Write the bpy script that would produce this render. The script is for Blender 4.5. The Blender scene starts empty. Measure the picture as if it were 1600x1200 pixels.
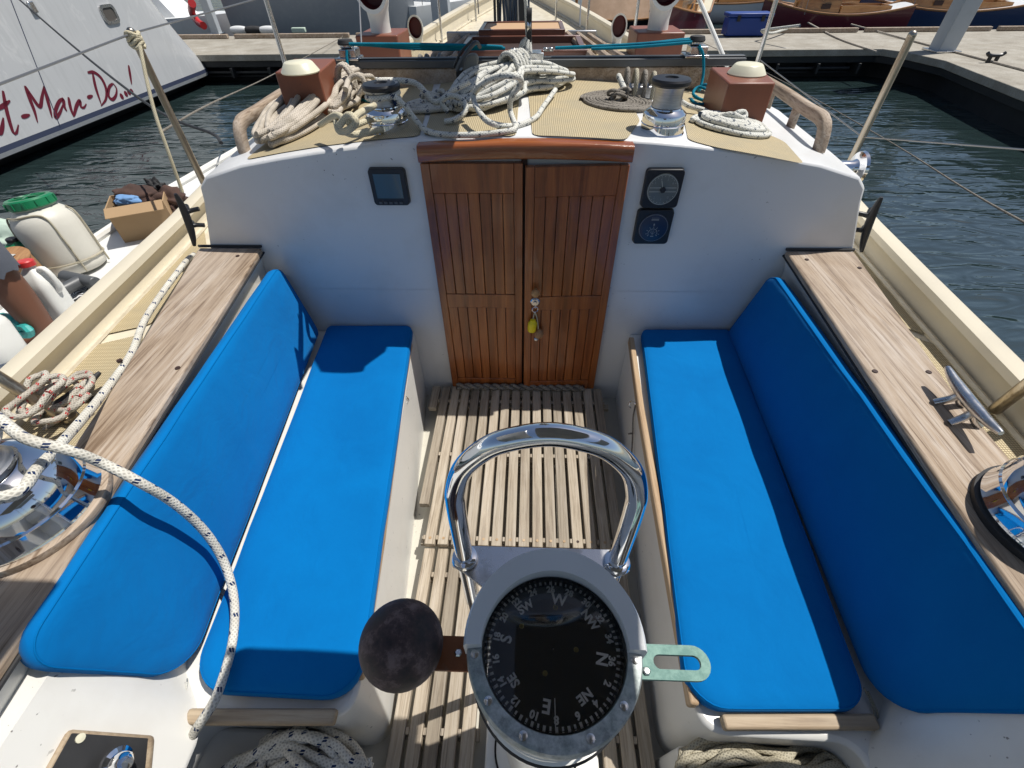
import bpy, bmesh, math, random
from mathutils import Vector, Matrix, noise
R_=math.radians; PI=math.pi; V=Vector
random.seed(7)
S=bpy.context.scene
COL=S.collection
# ------------------------------------------------------------------ camera
FPX=700.0; H=1.68; ROLL=.018; CX=.02
Fv=V((34,688,-FPX)).normalized(); Uv=V((-30,712,FPX)); Uv=(Uv-Fv*Uv.dot(Fv)).normalized(); Rv=Fv.cross(Uv)
c_,s_=math.cos(ROLL),math.sin(ROLL)
Rv,Uv=Rv*c_-Uv*s_, Rv*s_+Uv*c_
CM=Matrix((Rv,Fv,Uv)); CAM=V((CX,0,H))
cd=bpy.data.cameras.new('camera'); cam=bpy.data.objects.new('camera',cd); COL.objects.link(cam)
cam.matrix_world=Matrix.Translation(CAM)@CM.to_4x4()
cd.sensor_width=36; cd.lens=FPX/1600*36; cd.clip_start=.02; cd.clip_end=900
S.camera=cam
# ------------------------------------------------------------------ world and sun
SUN=V((.46,.165,1)).normalized()
w=bpy.data.worlds.new('World'); S.world=w; w.use_nodes=True
nt=w.node_tree; bg=nt.nodes['Background']; sk=nt.nodes.new('ShaderNodeTexSky'); sk.sky_type='NISHITA'; sk.sun_disc=False
sk.sun_elevation=math.asin(SUN.z); sk.sun_rotation=math.atan2(SUN.x,SUN.y)
nt.links.new(sk.outputs[0],bg.inputs[0]); bg.inputs[1].default_value=.078
sl=bpy.data.lights.new('sun','SUN'); sl.energy=4.7; sl.angle=R_(.5); sl.color=(1,.96,.9)
so=bpy.data.objects.new('sun',sl); COL.objects.link(so); so.rotation_euler=(-SUN).to_track_quat('-Z','Y').to_euler(); so.location=(0,0,20)
S.view_settings.view_transform='Standard'; S.view_settings.look='None'; S.view_settings.exposure=.15; S.view_settings.gamma=1
S.render.resolution_x=1024; S.render.resolution_y=768
S.render.engine='CYCLES'
# ------------------------------------------------------------------ pixel -> point on a real plane
def ray(px,py): return CM@V(((px-800)/FPX,(600-py)/FPX,-1.0))
def AZ(px,py,z): d=ray(px,py); return CAM+d*((z-H)/d.z)
def AY(px,py,y): d=ray(px,py); return CAM+d*(y/d.y)
def AX(px,py,x): d=ray(px,py); return CAM+d*((x-CX)/d.x)
def camber(x): return 1.205-.085*x*x
def AC(px,py,h=0):
    z=1.2
    for _ in range(12): p=AZ(px,py,z); z=camber(p.x)+h
    return p
# ------------------------------------------------------------------ materials
def mat(name,col,rough=.5,metal=0,spec=.5,build=None,coat=0,sheen=0):
    m=bpy.data.materials.new(name); m.use_nodes=True; n=m.node_tree; b=n.nodes['Principled BSDF']
    b.inputs['Base Color'].default_value=(*col,1); b.inputs['Roughness'].default_value=rough; b.inputs['Metallic'].default_value=metal
    b.inputs['Specular IOR Level'].default_value=spec; b.inputs['Coat Weight'].default_value=coat; b.inputs['Sheen Weight'].default_value=sheen
    if build: build(N(n,b))
    return m
class N:
    def __init__(s,n,b): s.n=n; s.b=b
    def a(s,t,**k):
        x=s.n.nodes.new(t)
        for kk,v in k.items():
            if hasattr(x,kk): setattr(x,kk,v)
        return x
    def l(s,a,b): s.n.links.new(a,b)
    def coord(s,kind='Object',scale=(1,1,1),rot=(0,0,0)):
        t=s.a('ShaderNodeTexCoord'); m=s.a('ShaderNodeMapping'); m.inputs['Scale'].default_value=scale; m.inputs['Rotation'].default_value=rot
        s.l(t.outputs[kind],m.inputs[0]); return m.outputs[0]
    def noise(s,vec,scale,detail=4,rough=.55,dist=0):
        t=s.a('ShaderNodeTexNoise'); t.inputs['Scale'].default_value=scale; t.inputs['Detail'].default_value=detail; t.inputs['Roughness'].default_value=rough; t.inputs['Distortion'].default_value=dist
        s.l(vec,t.inputs['Vector']); return t.outputs[0]
    def ramp(s,fac,stops):
        t=s.a('ShaderNodeValToRGB'); e=t.color_ramp.elements
        while len(e)<len(stops): e.new(.5)
        for i,(p,c) in enumerate(stops): e[i].position=p; e[i].color=(*c,1) if len(c)==3 else c
        s.l(fac,t.inputs[0]); return t.outputs[0]
    def mix(s,fac,a,b,mode='MIX'):
        t=s.a('ShaderNodeMix'); t.data_type='RGBA'; t.blend_type=mode
        for inp,v in ((t.inputs[0],fac),(t.inputs[6],a),(t.inputs[7],b)):
            if hasattr(v,'is_output') or isinstance(v,bpy.types.NodeSocket): s.l(v,inp)
            else: inp.default_value=v if isinstance(v,(int,float)) else (*v,1)
        return t.outputs[2]
    def math(s,op,a,b=None,c=None):
        t=s.a('ShaderNodeMath'); t.operation=op
        for i,v in enumerate((a,b,c)):
            if v is None: continue
            if isinstance(v,bpy.types.NodeSocket): s.l(v,t.inputs[i])
            else: t.inputs[i].default_value=v
        return t.outputs[0]
    def bump(s,h,strength=.3,dist=.01,prev=None):
        t=s.a('ShaderNodeBump'); t.inputs['Strength'].default_value=strength; t.inputs['Distance'].default_value=dist
        s.l(h,t.inputs['Height'])
        if prev: s.l(prev,t.inputs['Normal'])
        s.l(t.outputs[0],s.b.inputs['Normal']); return t.outputs[0]
    def color(s,c): s.l(c,s.b.inputs['Base Color'])
    def rough(s,c): s.l(c,s.b.inputs['Roughness'])
    def sep(s,vec):
        t=s.a('ShaderNodeSeparateXYZ'); s.l(vec,t.inputs[0]); return t.outputs
K0=(0,0,0); K1=(1,1,1)
def painted(c,dirt=(.45,.4,.33),amt=.35,spots=True,rough=.35):
    def f(n):
        v=n.coord(); a=n.noise(v,5,6,.6); big=n.noise(v,1.3,4,.6)
        f1=n.ramp(a,[(.5,K0),(.8,K1)]); col=n.mix(n.math('MULTIPLY',f1,amt*.5),c,dirt)
        if spots:
            s1=n.noise(v,70,2,.5); s2=n.noise(v,4,3,.6)
            sp=n.math('MULTIPLY',n.ramp(s1,[(.695,K0),(.72,K1)]),n.ramp(s2,[(.52,K0),(.62,K1)]))
            col=n.mix(n.math('MULTIPLY',sp,.75),col,(.06,.05,.04))
        n.color(col); n.rough(n.ramp(big,[(.3,(rough-.08,)*3),(.7,(rough+.15,)*3)]))
        n.bump(n.noise(v,28,3,.5),.12,.003)
    return f
def grimy(c):                                        # deck paint with grime in streaks
    def f(n):
        v=n.coord('Object',(2,2,6)); a=n.noise(v,6,6,.65); b=n.noise(n.coord('Object',(9,1.2,9)),9,5,.6)
        col=n.mix(n.ramp(a,[(.45,K0),(.75,(.55,)*3)]),c,(.36,.29,.18)); col=n.mix(n.ramp(b,[(.6,K0),(.8,(.6,)*3)]),col,(.22,.17,.11))
        n.color(col); n.bump(a,.1,.003)
    return f
M={}
M['gel']=mat('cabin_white_gelcoat',(.66,.662,.655),.32,build=painted((.66,.662,.655),(.42,.38,.32),.5))
M['gel2']=mat('worn_white_deck_paint',(.68,.67,.63),.35,build=painted((.68,.67,.63),amt=.6))
M['cream']=mat('cream_deck_paint',(.64,.58,.45),.4,build=grimy((.64,.58,.45)))
M['creamrail']=mat('cream_rail_paint',(.62,.56,.43),.3,build=painted((.62,.56,.43),amt=.7,spots=False))
def nonskid(n):
    v=n.coord('Object',(1,1,1),(0,0,R_(45)))
    s=n.sep(v); k=2*PI/.0105
    a=n.math('SINE',n.math('MULTIPLY',s[0],k)); b=n.math('SINE',n.math('MULTIPLY',s[1],k)); h=n.math('MULTIPLY',a,b)
    hh=n.ramp(n.math('MULTIPLY_ADD',h,.5,.5),[(.45,K0),(.62,K1)])
    col=n.mix(hh,(.25,.195,.105),(.60,.50,.31)); g=n.noise(n.coord(),7,5,.6)
    n.color(n.mix(n.ramp(g,[(.42,K0),(.72,(.75,)*3)]),col,(.33,.285,.19))); n.bump(hh,.6,.002)
M['nonskid']=mat('tan_diamond_deck_matting',(.45,.36,.2),.7,build=nonskid)
def teak(c1,c2,c3,axis=1,sc=1,dark=.55,cell=0,off=0,var=1):
    def f(n):
        st=[26*sc,26*sc,26*sc]; st[axis]=1.3*sc
        v=n.coord('Object',tuple(st)); g=n.noise(v,1,8,.7,.6); st2=[150*sc]*3; st2[axis]=5*sc
        g2=n.noise(n.coord('Object',tuple(st2)),1,4,.6); big=n.noise(n.coord(),2.2,4,.6,.8)
        col=n.ramp(g,[(.3,c1),(.5,c2),(.7,c3)]); col=n.mix(n.ramp(g2,[(.3,(dark,)*3),(.5,K0)]),col,c1)
        big2=n.ramp(big,[(.35,K0),(.7,K1)]); col=n.mix(n.math('MULTIPLY',big2,.4),col,c3)
        if cell:
            wn=n.a('ShaderNodeTexWhiteNoise'); wn.noise_dimensions='1D'; sx=n.sep(n.coord())
            n.l(n.math('FLOOR',n.math('DIVIDE',n.math('ADD',sx[0],off),cell)),wn.inputs['W']); col=n.mix(1,col,n.ramp(wn.outputs[0],[(0,(1-.32*var,)*3),(1,(1+.1*var,)*3)]),'MULTIPLY')
        n.color(col); n.bump(n.math('ADD',g,n.math('MULTIPLY',g2,.7)),.35,.004)
    return f
M['plank']=mat('weathered_grey_teak',(.35,.28,.22),.75,build=teak((.115,.068,.036),(.325,.245,.17),(.47,.405,.34),dark=1.0))
M['batten']=mat('bare_golden_teak',(.4,.28,.16),.65,build=teak((.19,.11,.055),(.40,.27,.15),(.50,.38,.25)))
M['slat']=mat('pale_scrubbed_teak_slats',(.5,.4,.27),.75,build=teak((.15,.11,.075),(.36,.30,.22),(.47,.415,.34),sc=1.6,dark=.8,cell=.0525,off=.455+.02625))
M['battenx']=mat('grey_teak_strip',(.4,.28,.16),.65,build=teak((.17,.115,.07),(.36,.27,.175),(.46,.38,.27),axis=0))
M['varnish']=mat('varnished_mahogany',(.3,.09,.03),.3,coat=.25,build=teak((.080,.021,.006),(.265,.072,.018),(.44,.15,.038),axis=2,sc=.9,dark=.5,cell=.0427,off=.3405,var=.45))
M['varnishx']=mat('varnished_mahogany_crosswise',(.3,.09,.03),.22,coat=.5,build=teak((.10,.026,.008),(.25,.068,.018),(.36,.115,.032),axis=0,sc=.9,dark=.3))
M['brownbox']=mat('red_brown_painted_box',(.2,.06,.03),.4,build=painted((.20,.066,.034),(.09,.032,.022),1.3,True,.4))
def cloth(c,c2):
    def f(n):
        v=n.coord(); a=n.noise(v,3.2,5,.6,.4)
        n.color(n.mix(n.ramp(a,[(.3,K0),(.75,K1)]),c,c2))
        st=n.noise(v,16,3,.5); f1=n.noise(v,900,2,.5); f0=n.noise(v,7,4,.55,.5); h=n.math('ADD',n.math('MULTIPLY',f1,.03),f0); n.bump(h,.42,.014)
    return f
M['blue']=mat('bright_blue_canvas',(.0,.13,.5),.9,spec=.08,sheen=.04,build=cloth((.0,.120,.355),(.0,.150,.42)))
M['bluedk']=mat('blue_canvas_piping',(.0,.125,.36),.9,spec=.08)
M['chrome']=mat('polished_chrome',(.82,.83,.85),.06,1)
def bch(n):
    v=n.coord(); a=n.noise(v,30,5,.6); n.rough(n.ramp(a,[(.3,(.14,)*3),(.7,(.36,)*3)])); n.color(n.mix(n.ramp(a,[(.5,K0),(.8,K1)]),(.62,.62,.62),(.36,.35,.33)))
def bch2(n):
    v=n.coord('Object',(8,8,90)); a=n.noise(v,3,4,.6); n.rough(n.ramp(a,[(.3,(.38,)*3),(.7,(.5,)*3)])); n.color(n.ramp(a,[(.3,(.34,.35,.36)),(.7,(.5,.5,.51))]))
M['steel']=mat('weathered_stainless_steel',(.6,.6,.6),.25,1,build=bch)
M['alu']=mat('brushed_aluminium',(.4,.41,.42),.4,1,build=bch2)
M['bronze']=mat('dull_brown_stanchion_metal',(.35,.28,.2),.3,1,build=teak((.20,.15,.10),(.42,.36,.28),(.60,.55,.47),axis=2))
M['black']=mat('black_plastic',(.012,.012,.014),.4)
M['blackm']=mat('matt_black_rubber',(.02,.02,.021),.7,build=painted((.02,.02,.021),(.06,.06,.06),.8,False,.7))
M['dgrey']=mat('dark_grey_metal_track',(.07,.075,.08),.4,build=painted((.07,.075,.08),(.14,.14,.13),.7,False,.4))
M['glassdk']=mat('dark_instrument_glass',(.004,.005,.007),.06,coat=.3)
M['lcd']=mat('blank_grey_screen',(.07,.10,.11),.15,coat=.5)
M['dial']=mat('grey_dial_face',(.11,.125,.12),.5,coat=.3)
M['dialb']=mat('navy_dial_face',(.008,.02,.055),.4,coat=.3)
M['ink']=mat('pale_dial_print',(.5,.5,.47),.6)
M['inkd']=mat('faint_dial_print',(.22,.24,.25),.6)
M['white']=mat('white_plastic',(.72,.72,.68),.35,build=painted((.72,.72,.68),amt=.5,spots=False))
M['hoodw']=mat('pale_grey_compass_hood',(.42,.43,.43),.45,build=painted((.62,.63,.63),(.45,.45,.45),.4,False,.45))
M['ivory']=mat('ivory_vent_cap',(.68,.65,.49),.35,build=painted((.68,.65,.49),amt=.3,spots=False))
def corr(n):
    v=n.coord(); a=n.noise(v,70,5,.7); b=n.noise(v,18,4,.6)
    n.color(n.mix(n.ramp(b,[(.45,K0),(.65,(.6,)*3)]),n.ramp(a,[(.35,(.24,.26,.26)),(.6,(.52,.54,.53))]),(.17,.24,.22))); n.bump(a,.4,.002)
M['zinc']=mat('corroded_grey_bezel_metal',(.3,.31,.31),.55,.3,build=corr)
def verd(n):
    v=n.coord(); a=n.noise(v,60,5,.7); b=n.noise(v,13,3,.6)
    col=n.mix(n.ramp(a,[(.4,K0),(.6,K1)]),(.10,.20,.175),(.17,.29,.25))
    s=n.sep(n.coord()); e=n.ramp(s[0],[(.0,K1),(.02,K0)])
    n.color(n.mix(n.math('MULTIPLY',n.ramp(b,[(.35,K0),(.5,K1)]),e),col,(.30,.10,.035))); n.bump(a,.4,.002)
M['verd']=mat('verdigris_bronze',(.2,.3,.26),.65,.2,build=verd)
def iron(n):
    v=n.coord(); a=n.noise(v,32,7,.72); n.color(n.ramp(a,[(.38,(.014,.009,.010)),(.52,(.060,.034,.032)),(.66,(.20,.14,.13))])); n.rough(n.ramp(a,[(.3,(.5,)*3),(.7,(.8,)*3)])); n.bump(a,.35,.003)
M['iron']=mat('rusty_black_iron',(.03,.02,.02),.6,build=iron)
def rope(c,dirt,fleck=None,per=.042,rr=.6,den=1):
    def f(n):
        t=n.a('ShaderNodeTexCoord'); s=n.sep(t.outputs['UV'])
        u,vv=s[0],s[1]
        a=n.math('SINE',n.math('ADD',n.math('MULTIPLY',u,2*PI*6),n.math('MULTIPLY',vv,2*PI/.011)))
        b=n.math('SINE',n.math('SUBTRACT',n.math('MULTIPLY',u,2*PI*6),n.math('MULTIPLY',vv,2*PI/.011)))
        h=n.math('MAXIMUM',a,b); hh=n.math('MULTIPLY_ADD',h,.5,.5)
        g=n.noise(n.coord('Object'),14,4,.6); col=n.mix(n.ramp(g,[(.4,K0),(.75,K1)]),c,dirt)
        col=n.mix(n.ramp(hh,[(.3,(.55,)*3),(.75,K0)]),col,tuple(x*.5 for x in dirt))
        if fleck:
            fu=n.math('FRACT',n.math('MULTIPLY_ADD',u,2.0*den,n.math('MULTIPLY',vv,.5/per))); fv=n.math('FRACT',n.math('DIVIDE',vv,per))
            m1=n.math('MULTIPLY',n.math('LESS_THAN',fu,.34),n.math('LESS_THAN',fv,.24))
            gap=n.math('GREATER_THAN',n.math('ABSOLUTE',n.math('SUBTRACT',fu,.17)),.03)
            col=n.mix(n.math('MULTIPLY',m1,gap),col,fleck)
        n.color(col); n.bump(hh,.55,.0016)
    return f
M['rope_blue']=mat('white_rope_navy_flecks',(.6,.58,.5),.85,spec=.2,build=rope((.66,.64,.57),(.48,.45,.38),(.012,.03,.09)))
M['rope_clean']=mat('clean_white_rope_dark_flecks',(.66,.66,.6),.85,spec=.2,build=rope((.66,.655,.60),(.5,.49,.43),(.05,.07,.10),per=.034))
M['rope_grey']=mat('grimy_grey_beige_rope',(.4,.36,.29),.9,spec=.15,build=rope((.56,.50,.42),(.34,.30,.24)))
M['rope_olive']=mat('grimy_olive_rope',(.36,.33,.24),.9,spec=.15,build=rope((.46,.42,.32),(.27,.24,.17)))
M['rope_dark']=mat('mottled_dark_grey_rope',(.22,.2,.17),.9,spec=.15,build=rope((.27,.245,.21),(.13,.115,.095),(.06,.05,.045),per=.02))
M['rope_cream']=mat('cream_rope',(.6,.55,.38),.85,spec=.2,build=rope((.60,.545,.39),(.48,.42,.29)))
M['rope_red']=mat('white_rope_red_flecks',(.5,.46,.4),.85,spec=.2,build=rope((.50,.47,.40),(.33,.29,.24),(.38,.03,.03),per=.03))
M['rope_teal']=mat('teal_rope',(.0,.22,.33),.8,spec=.2,build=rope((.0,.21,.31),(.0,.14,.22)))
M['rope_black']=mat('black_cord',(.02,.022,.025),.7)
M['rope_pink']=mat('red_flecked_thin_rope',(.4,.06,.08),.8,build=rope((.42,.07,.09),(.3,.05,.06),(.6,.5,.5),per=.02))
M['wire']=mat('grey_rigging_wire',(.28,.28,.28),.4,.8)
M['wired']=mat('dark_rigging_wire',(.05,.05,.055),.45,.4)
M['cowlred']=mat('dark_red_cowl_lining',(.075,.006,.008),.5)
M['red']=mat('red_plastic',(.5,.03,.03),.4); M['green']=mat('green_plastic_lid',(.01,.17,.07),.3); M['tealp']=mat('turquoise_plastic',(.03,.32,.30),.45)
M['yellow']=mat('yellow_plastic_float',(.85,.66,.01),.4); M['cork']=mat('wooden_bead',(.33,.17,.07),.6,build=teak((.16,.07,.03),(.33,.17,.07),(.42,.25,.12)))
M['card']=mat('brown_cardboard',(.36,.24,.13),.8,build=painted((.36,.24,.13),(.25,.16,.08),.6,False,.8))
M['hdpe']=mat('translucent_white_plastic_drum',(.58,.56,.49),.4,build=painted((.58,.56,.49),(.42,.39,.32),.6,False,.4))
M['clothbr']=mat('dark_brown_cloth',(.07,.035,.025),.9,build=cloth((.03,.018,.015),(.10,.05,.035)))
M['clothbl']=mat('pale_blue_cloth',(.13,.27,.5),.9,build=cloth((.11,.23,.45),(.18,.33,.55)))
M['bagg']=mat('pale_green_bag',(.4,.52,.42),.6,build=cloth((.42,.52,.43),(.5,.6,.5)))
def zebra(n):
    v=n.coord('Object',(1,1,1),(0,.5,.6)); s=n.a('ShaderNodeTexWave'); s.inputs['Scale'].default_value=14; s.inputs['Distortion'].default_value=5; n.l(v,s.inputs[0]); n.color(n.ramp(s.outputs[1],[(.45,(.03,.03,.03)),(.5,(.6,.6,.6))]))
M['zebra']=mat('black_and_white_striped_fabric',(.5,.5,.5),.8,build=zebra)
M['skin']=mat('tanned_skin',(.16,.065,.035),.55,build=painted((.15,.062,.034),(.10,.04,.02),.6,False,.5))
M['shirt']=mat('slate_grey_cloth',(.10,.115,.14),.9,build=cloth((.09,.10,.125),(.13,.145,.17)))
def conc(n):
    v=n.coord(); a=n.noise(v,2.5,7,.65); b=n.noise(v,45,4,.6); c=n.noise(n.coord('Object',(.4,3,1)),2,4,.6)
    col=n.ramp(a,[(.3,(.24,.215,.17)),(.55,(.35,.325,.27)),(.75,(.43,.41,.36))]); col=n.mix(n.ramp(b,[(.35,(.45,)*3),(.55,K0)]),col,(.18,.15,.12)); col=n.mix(n.ramp(c,[(.5,K0),(.8,(.5,)*3)]),col,(.26,.22,.16))
    n.color(col); n.bump(b,.35,.008)
M['dock']=mat('weathered_pontoon_concrete',(.4,.38,.33),.85,build=conc)
M['dockdk']=mat('black_pontoon_fender_rubber',(.012,.013,.014),.5,build=painted((.012,.013,.014),(.05,.05,.045),.7,False,.5))
M['pile']=mat('grey_painted_pile',(.42,.45,.47),.5,build=painted((.42,.45,.47),(.3,.3,.28),.6,False,.5))
def yhull(n):
    v=n.coord('Object',(1,.9,.35)); a=n.noise(v,2.6,5,.6,1.4); b=n.noise(n.coord('Object',(1,4,.5)),3,4,.6)
    col=n.mix(n.ramp(a,[(.56,K0),(.60,(.35,)*3),(.64,K0)]),(.50,.51,.515),(.66,.66,.65)); col=n.mix(n.ramp(b,[(.5,K0),(.8,(.35,)*3)]),col,(.36,.365,.36))  # thin pale streaks paint in the light rippling up off the water
    n.color(col)
M['yhull']=mat('silver_grey_yacht_hull',(.5,.51,.52),.22,coat=.2,build=yhull)
M['navy']=mat('navy_hull_stripe',(.04,.05,.09),.4); M['wine']=mat('dark_red_lettering',(.12,.006,.02),.5)
M['hullmar']=mat('maroon_varnished_hull',(.10,.012,.025),.3,coat=.4); M['hullblue']=mat('navy_blue_hull',(.01,.035,.11),.3,coat=.4)
M['hullblk']=mat('black_hull',(.012,.014,.018),.3); M['hullgry']=mat('flat_slate_grey_hull',(.25,.27,.29),.5,build=painted((.25,.27,.29),(.36,.37,.37),.8,False,.5))
M['hullwh']=mat('glossy_white_hull',(.66,.67,.66),.3,build=painted((.66,.67,.66),amt=.4,spots=False)); M['hullcy']=mat('pale_blue_hull',(.16,.34,.46),.4)
M['antifoul']=mat('dark_antifouling',(.02,.024,.028),.7)
M['creamdeck']=mat('cream_canvas_deck',(.62,.57,.42),.6,build=painted((.62,.57,.42),amt=.5,spots=False))
M['wood']=mat('honey_varnished_wood',(.36,.17,.055),.35,coat=.3,build=teak((.20,.08,.025),(.38,.18,.06),(.48,.26,.10),axis=0,sc=.4))
M['sail']=mat('tan_boat_cover',(.38,.25,.16),.9,build=cloth((.36,.24,.15),(.46,.32,.22)))
M['bluebox']=mat('blue_dock_box',(.008,.04,.22),.45,build=painted((.008,.04,.22),(.02,.06,.25),.5,False,.45))
M['sole']=mat('off_white_cockpit_sole',(.52,.5,.43),.6,build=painted((.52,.5,.43),amt=1.0))
M['hole']=mat('dark_openings_and_plugs',(.03,.012,.008),.7)
M['hatch']=mat('dark_varnished_hatch_frame',(.11,.04,.025),.3,coat=.3,build=teak((.05,.017,.012),(.13,.045,.028),(.2,.08,.045),axis=0))
M['tanpanel']=mat('tan_hatch_panel',(.50,.32,.18),.6)
M['canvas']=mat('grey_canvas_bag',(.2,.195,.17),.85,build=cloth((.17,.165,.145),(.25,.24,.21)))
M['mast']=mat('silver_mast_with_lines',(.35,.35,.34),.4,.5,build=teak((.12,.12,.12),(.36,.36,.35),(.6,.6,.58),axis=2,sc=3))
M['shade_top']=mat('dark_shade_panel_glass',(.01,.012,.03),.1)
def water(n):
    v=n.coord('Object',(.55,1.6,1)); a=n.noise(v,.7,2,.4,.6); v2=n.coord('Object',(.8,2.2,1)); b=n.noise(v2,1.9,2,.4,1.3); c=n.noise(n.coord('Object',(1,2,1)),5,2,.5,.8)
    h=n.math('ADD',n.math('ADD',a,n.math('MULTIPLY',b,.38)),n.math('MULTIPLY',c,.018)); n.bump(h,1.0,.11)
    g=n.noise(n.coord(),.25,3,.5); n.color(n.mix(g,(.011,.021,.022),(.022,.038,.038)))
M['water']=mat('dark_harbour_water',(.006,.014,.016),.045,spec=1.0,build=water)
# ------------------------------------------------------------------ object helpers
def tag(o,label=None,cat=None,group=None,kind=None):
    if label: o['label']=label
    if cat: o['category']=cat
    if group: o['group']=group
    if kind: o['kind']=kind
    return o
def thing(name,label,cat,loc=(0,0,0),group=None):
    o=bpy.data.objects.new(name,None); COL.objects.link(o); o.location=loc; o.empty_display_size=.1
    return tag(o,label,cat,group)
SPLIT={'shroud','gasket','collar','wood_plug','screw','seat_batten','deck_bolt','rivet','letter_dot','leg','window','button','latch','halyard','rubbing_strake','thwart','knuckle','flap','traveller_roller','finger_rib','nonskid_panel','needle'}
def islands(bm):
    seen=set(); out=[]
    for v in bm.verts:
        if v in seen: continue
        st=[v]; isl=[]; seen.add(v)
        while st:
            x=st.pop(); isl.append(x)
            for e in x.link_edges:
                o=e.other_vert(x)
                if o not in seen: seen.add(o); st.append(o)
        out.append(isl)
    return out
def mk(name,bm,m,parent=None,label=None,cat=None,group=None,kind=None,bev=0,smooth=35,seg=2,sub=0):
    if name in SPLIT:
        isl=islands(bm)
        if len(isl)>1:
            r=None
            for il in isl:
                b2=bmesh.new(); mp={v:b2.verts.new(v.co) for v in il}; fs=set(f for v in il for f in v.link_faces)
                for f in fs: b2.faces.new([mp[v] for v in f.verts])
                r=mk(name,b2,m,parent,label,cat,group,kind,bev,smooth,seg,sub)
            bm.free(); return r
    me=bpy.data.meshes.new(name); bmesh.ops.recalc_face_normals(bm,faces=bm.faces); bm.to_mesh(me); bm.free()
    for p in me.polygons: p.use_smooth=True
    me.set_sharp_from_angle(angle=R_(smooth))
    me.materials.append(M[m] if isinstance(m,str) else m)
    o=bpy.data.objects.new(name,me); COL.objects.link(o)
    if parent is not None:
        o.parent=parent
        p=parent; loc=V((0,0,0))
        while p is not None: loc+=p.location; p=p.parent
        o.location=-loc if False else V((0,0,0)); 
        if loc.length>0: me.transform(Matrix.Translation(-loc))
    if bev:
        b=o.modifiers.new('bevel','BEVEL'); b.width=bev; b.segments=seg; b.limit_method='ANGLE'; b.angle_limit=R_(30); b.harden_normals=False
    if sub:
        b=o.modifiers.new('sub','SUBSURF'); b.levels=sub; b.render_levels=sub
    return tag(o,label,cat,group,kind)
def B(): return bmesh.new()
def box(bm,c,s,rot=None):
    m=Matrix.Translation(V(c))@(rot.to_4x4() if rot else Matrix.Identity(4))@Matrix.Diagonal((s[0],s[1],s[2],1))
    bmesh.ops.create_cube(bm,size=1,matrix=m)
def bxx(bm,x0,x1,y0,y1,z0,z1): box(bm,((x0+x1)/2,(y0+y1)/2,(z0+z1)/2),(abs(x1-x0),abs(y1-y0),abs(z1-z0)))
def prism(bm,pts,off,taper=None):
    off=V(off); a=[bm.verts.new(V(p)) for p in pts]; b=[bm.verts.new(V(p)+off) for p in (taper or pts)]
    bm.faces.new(a); bm.faces.new(b[::-1]); n=len(a)
    for i in range(n): bm.faces.new((a[i],a[(i+1)%n],b[(i+1)%n],b[i]))
def lathe(bm,prof,c=(0,0,0),axis=(0,0,1),seg=40,caps=True):
    q=V((0,0,1)).rotation_difference(V(axis).normalized()); rings=[]
    for r,z in prof:
        rings.append([bm.verts.new(V(c)+q@V((max(r,1e-4)*math.cos(2*PI*i/seg),max(r,1e-4)*math.sin(2*PI*i/seg),z))) for i in range(seg)])
    for a,b in zip(rings,rings[1:]):
        for i in range(seg): bm.faces.new((a[i],a[(i+1)%seg],b[(i+1)%seg],b[i]))
    if caps: bm.faces.new(rings[0][::-1]); bm.faces.new(rings[-1])
def smoothpath(pts,step=.012,closed=False):
    P=[V(p) for p in pts]; out=[]; n=len(P)
    rng=range(n) if closed else range(n-1)
    for i in rng:
        if closed: p0,p1,p2,p3=P[i-1],P[i],P[(i+1)%n],P[(i+2)%n]
        else: p1,p2=P[i],P[i+1]; p0=P[i-1] if i else p1*2-p2; p3=P[i+2] if i+2<n else p2*2-p1
        k=max(2,int((p2-p1).length/step)); k=min(k,60)
        for j in range(k):
            t=j/k; out.append(.5*((2*p1)+(p2-p0)*t+(2*p0-5*p1+4*p2-p3)*t*t+(3*p1-p0-3*p2+p3)*t**3))
    if not closed: out.append(P[-1])
    return out
def tube(bm,pts,r,seg=10,smooth=True,step=.012,closed=False,caps=True,rf=None):
    P=smoothpath(pts,step,closed) if smooth else [V(p) for p in pts]
    Q=[P[0]]
    for p in P[1:]:
        if (p-Q[-1]).length>1e-5: Q.append(p)
    P=Q; uvl=bm.loops.layers.uv.verify(); n=len(P); rings=[]; L=0; Ls=[]
    T=(P[1]-P[0]).normalized(); nrm=T.orthogonal().normalized()
    for i,p in enumerate(P):
        t=(P[min(i+1,n-1)]-P[max(i-1,0)]).normalized()
        if t.length<.5: t=T
        q=T.rotation_difference(t); nrm=q@nrm; nrm=(nrm-t*nrm.dot(t)).normalized(); T=t; b=t.cross(nrm)
        if i: L+=(p-P[i-1]).length
        Ls.append(L); rr=r*(rf(i/(n-1)) if rf else 1)
        rings.append([bm.verts.new(p+(nrm*math.cos(2*PI*k/seg)+b*math.sin(2*PI*k/seg))*rr) for k in range(seg)])
    for i in range(n-1):
        a,b=rings[i],rings[i+1]
        for k in range(seg):
            f=bm.faces.new((a[k],a[(k+1)%seg],b[(k+1)%seg],b[k]))
            for lp,(uu,vv) in zip(f.loops,((k/seg,Ls[i]),((k+1)/seg,Ls[i]),((k+1)/seg,Ls[i+1]),(k/seg,Ls[i+1]))): lp[uvl].uv=(uu,vv)
    if caps and not closed: bm.faces.new(rings[0][::-1]); bm.faces.new(rings[-1])
    elif closed:
        pass
def ropeobj(name,paths,r,m,label=None,cat='rope',group=None,seg=9,parent=None,step=.012):
    bm=B()
    for p in paths: tube(bm,p,r,seg,step=step)
    return mk(name,bm,m,parent,label,cat if parent is None else None,group,smooth=80)
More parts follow.
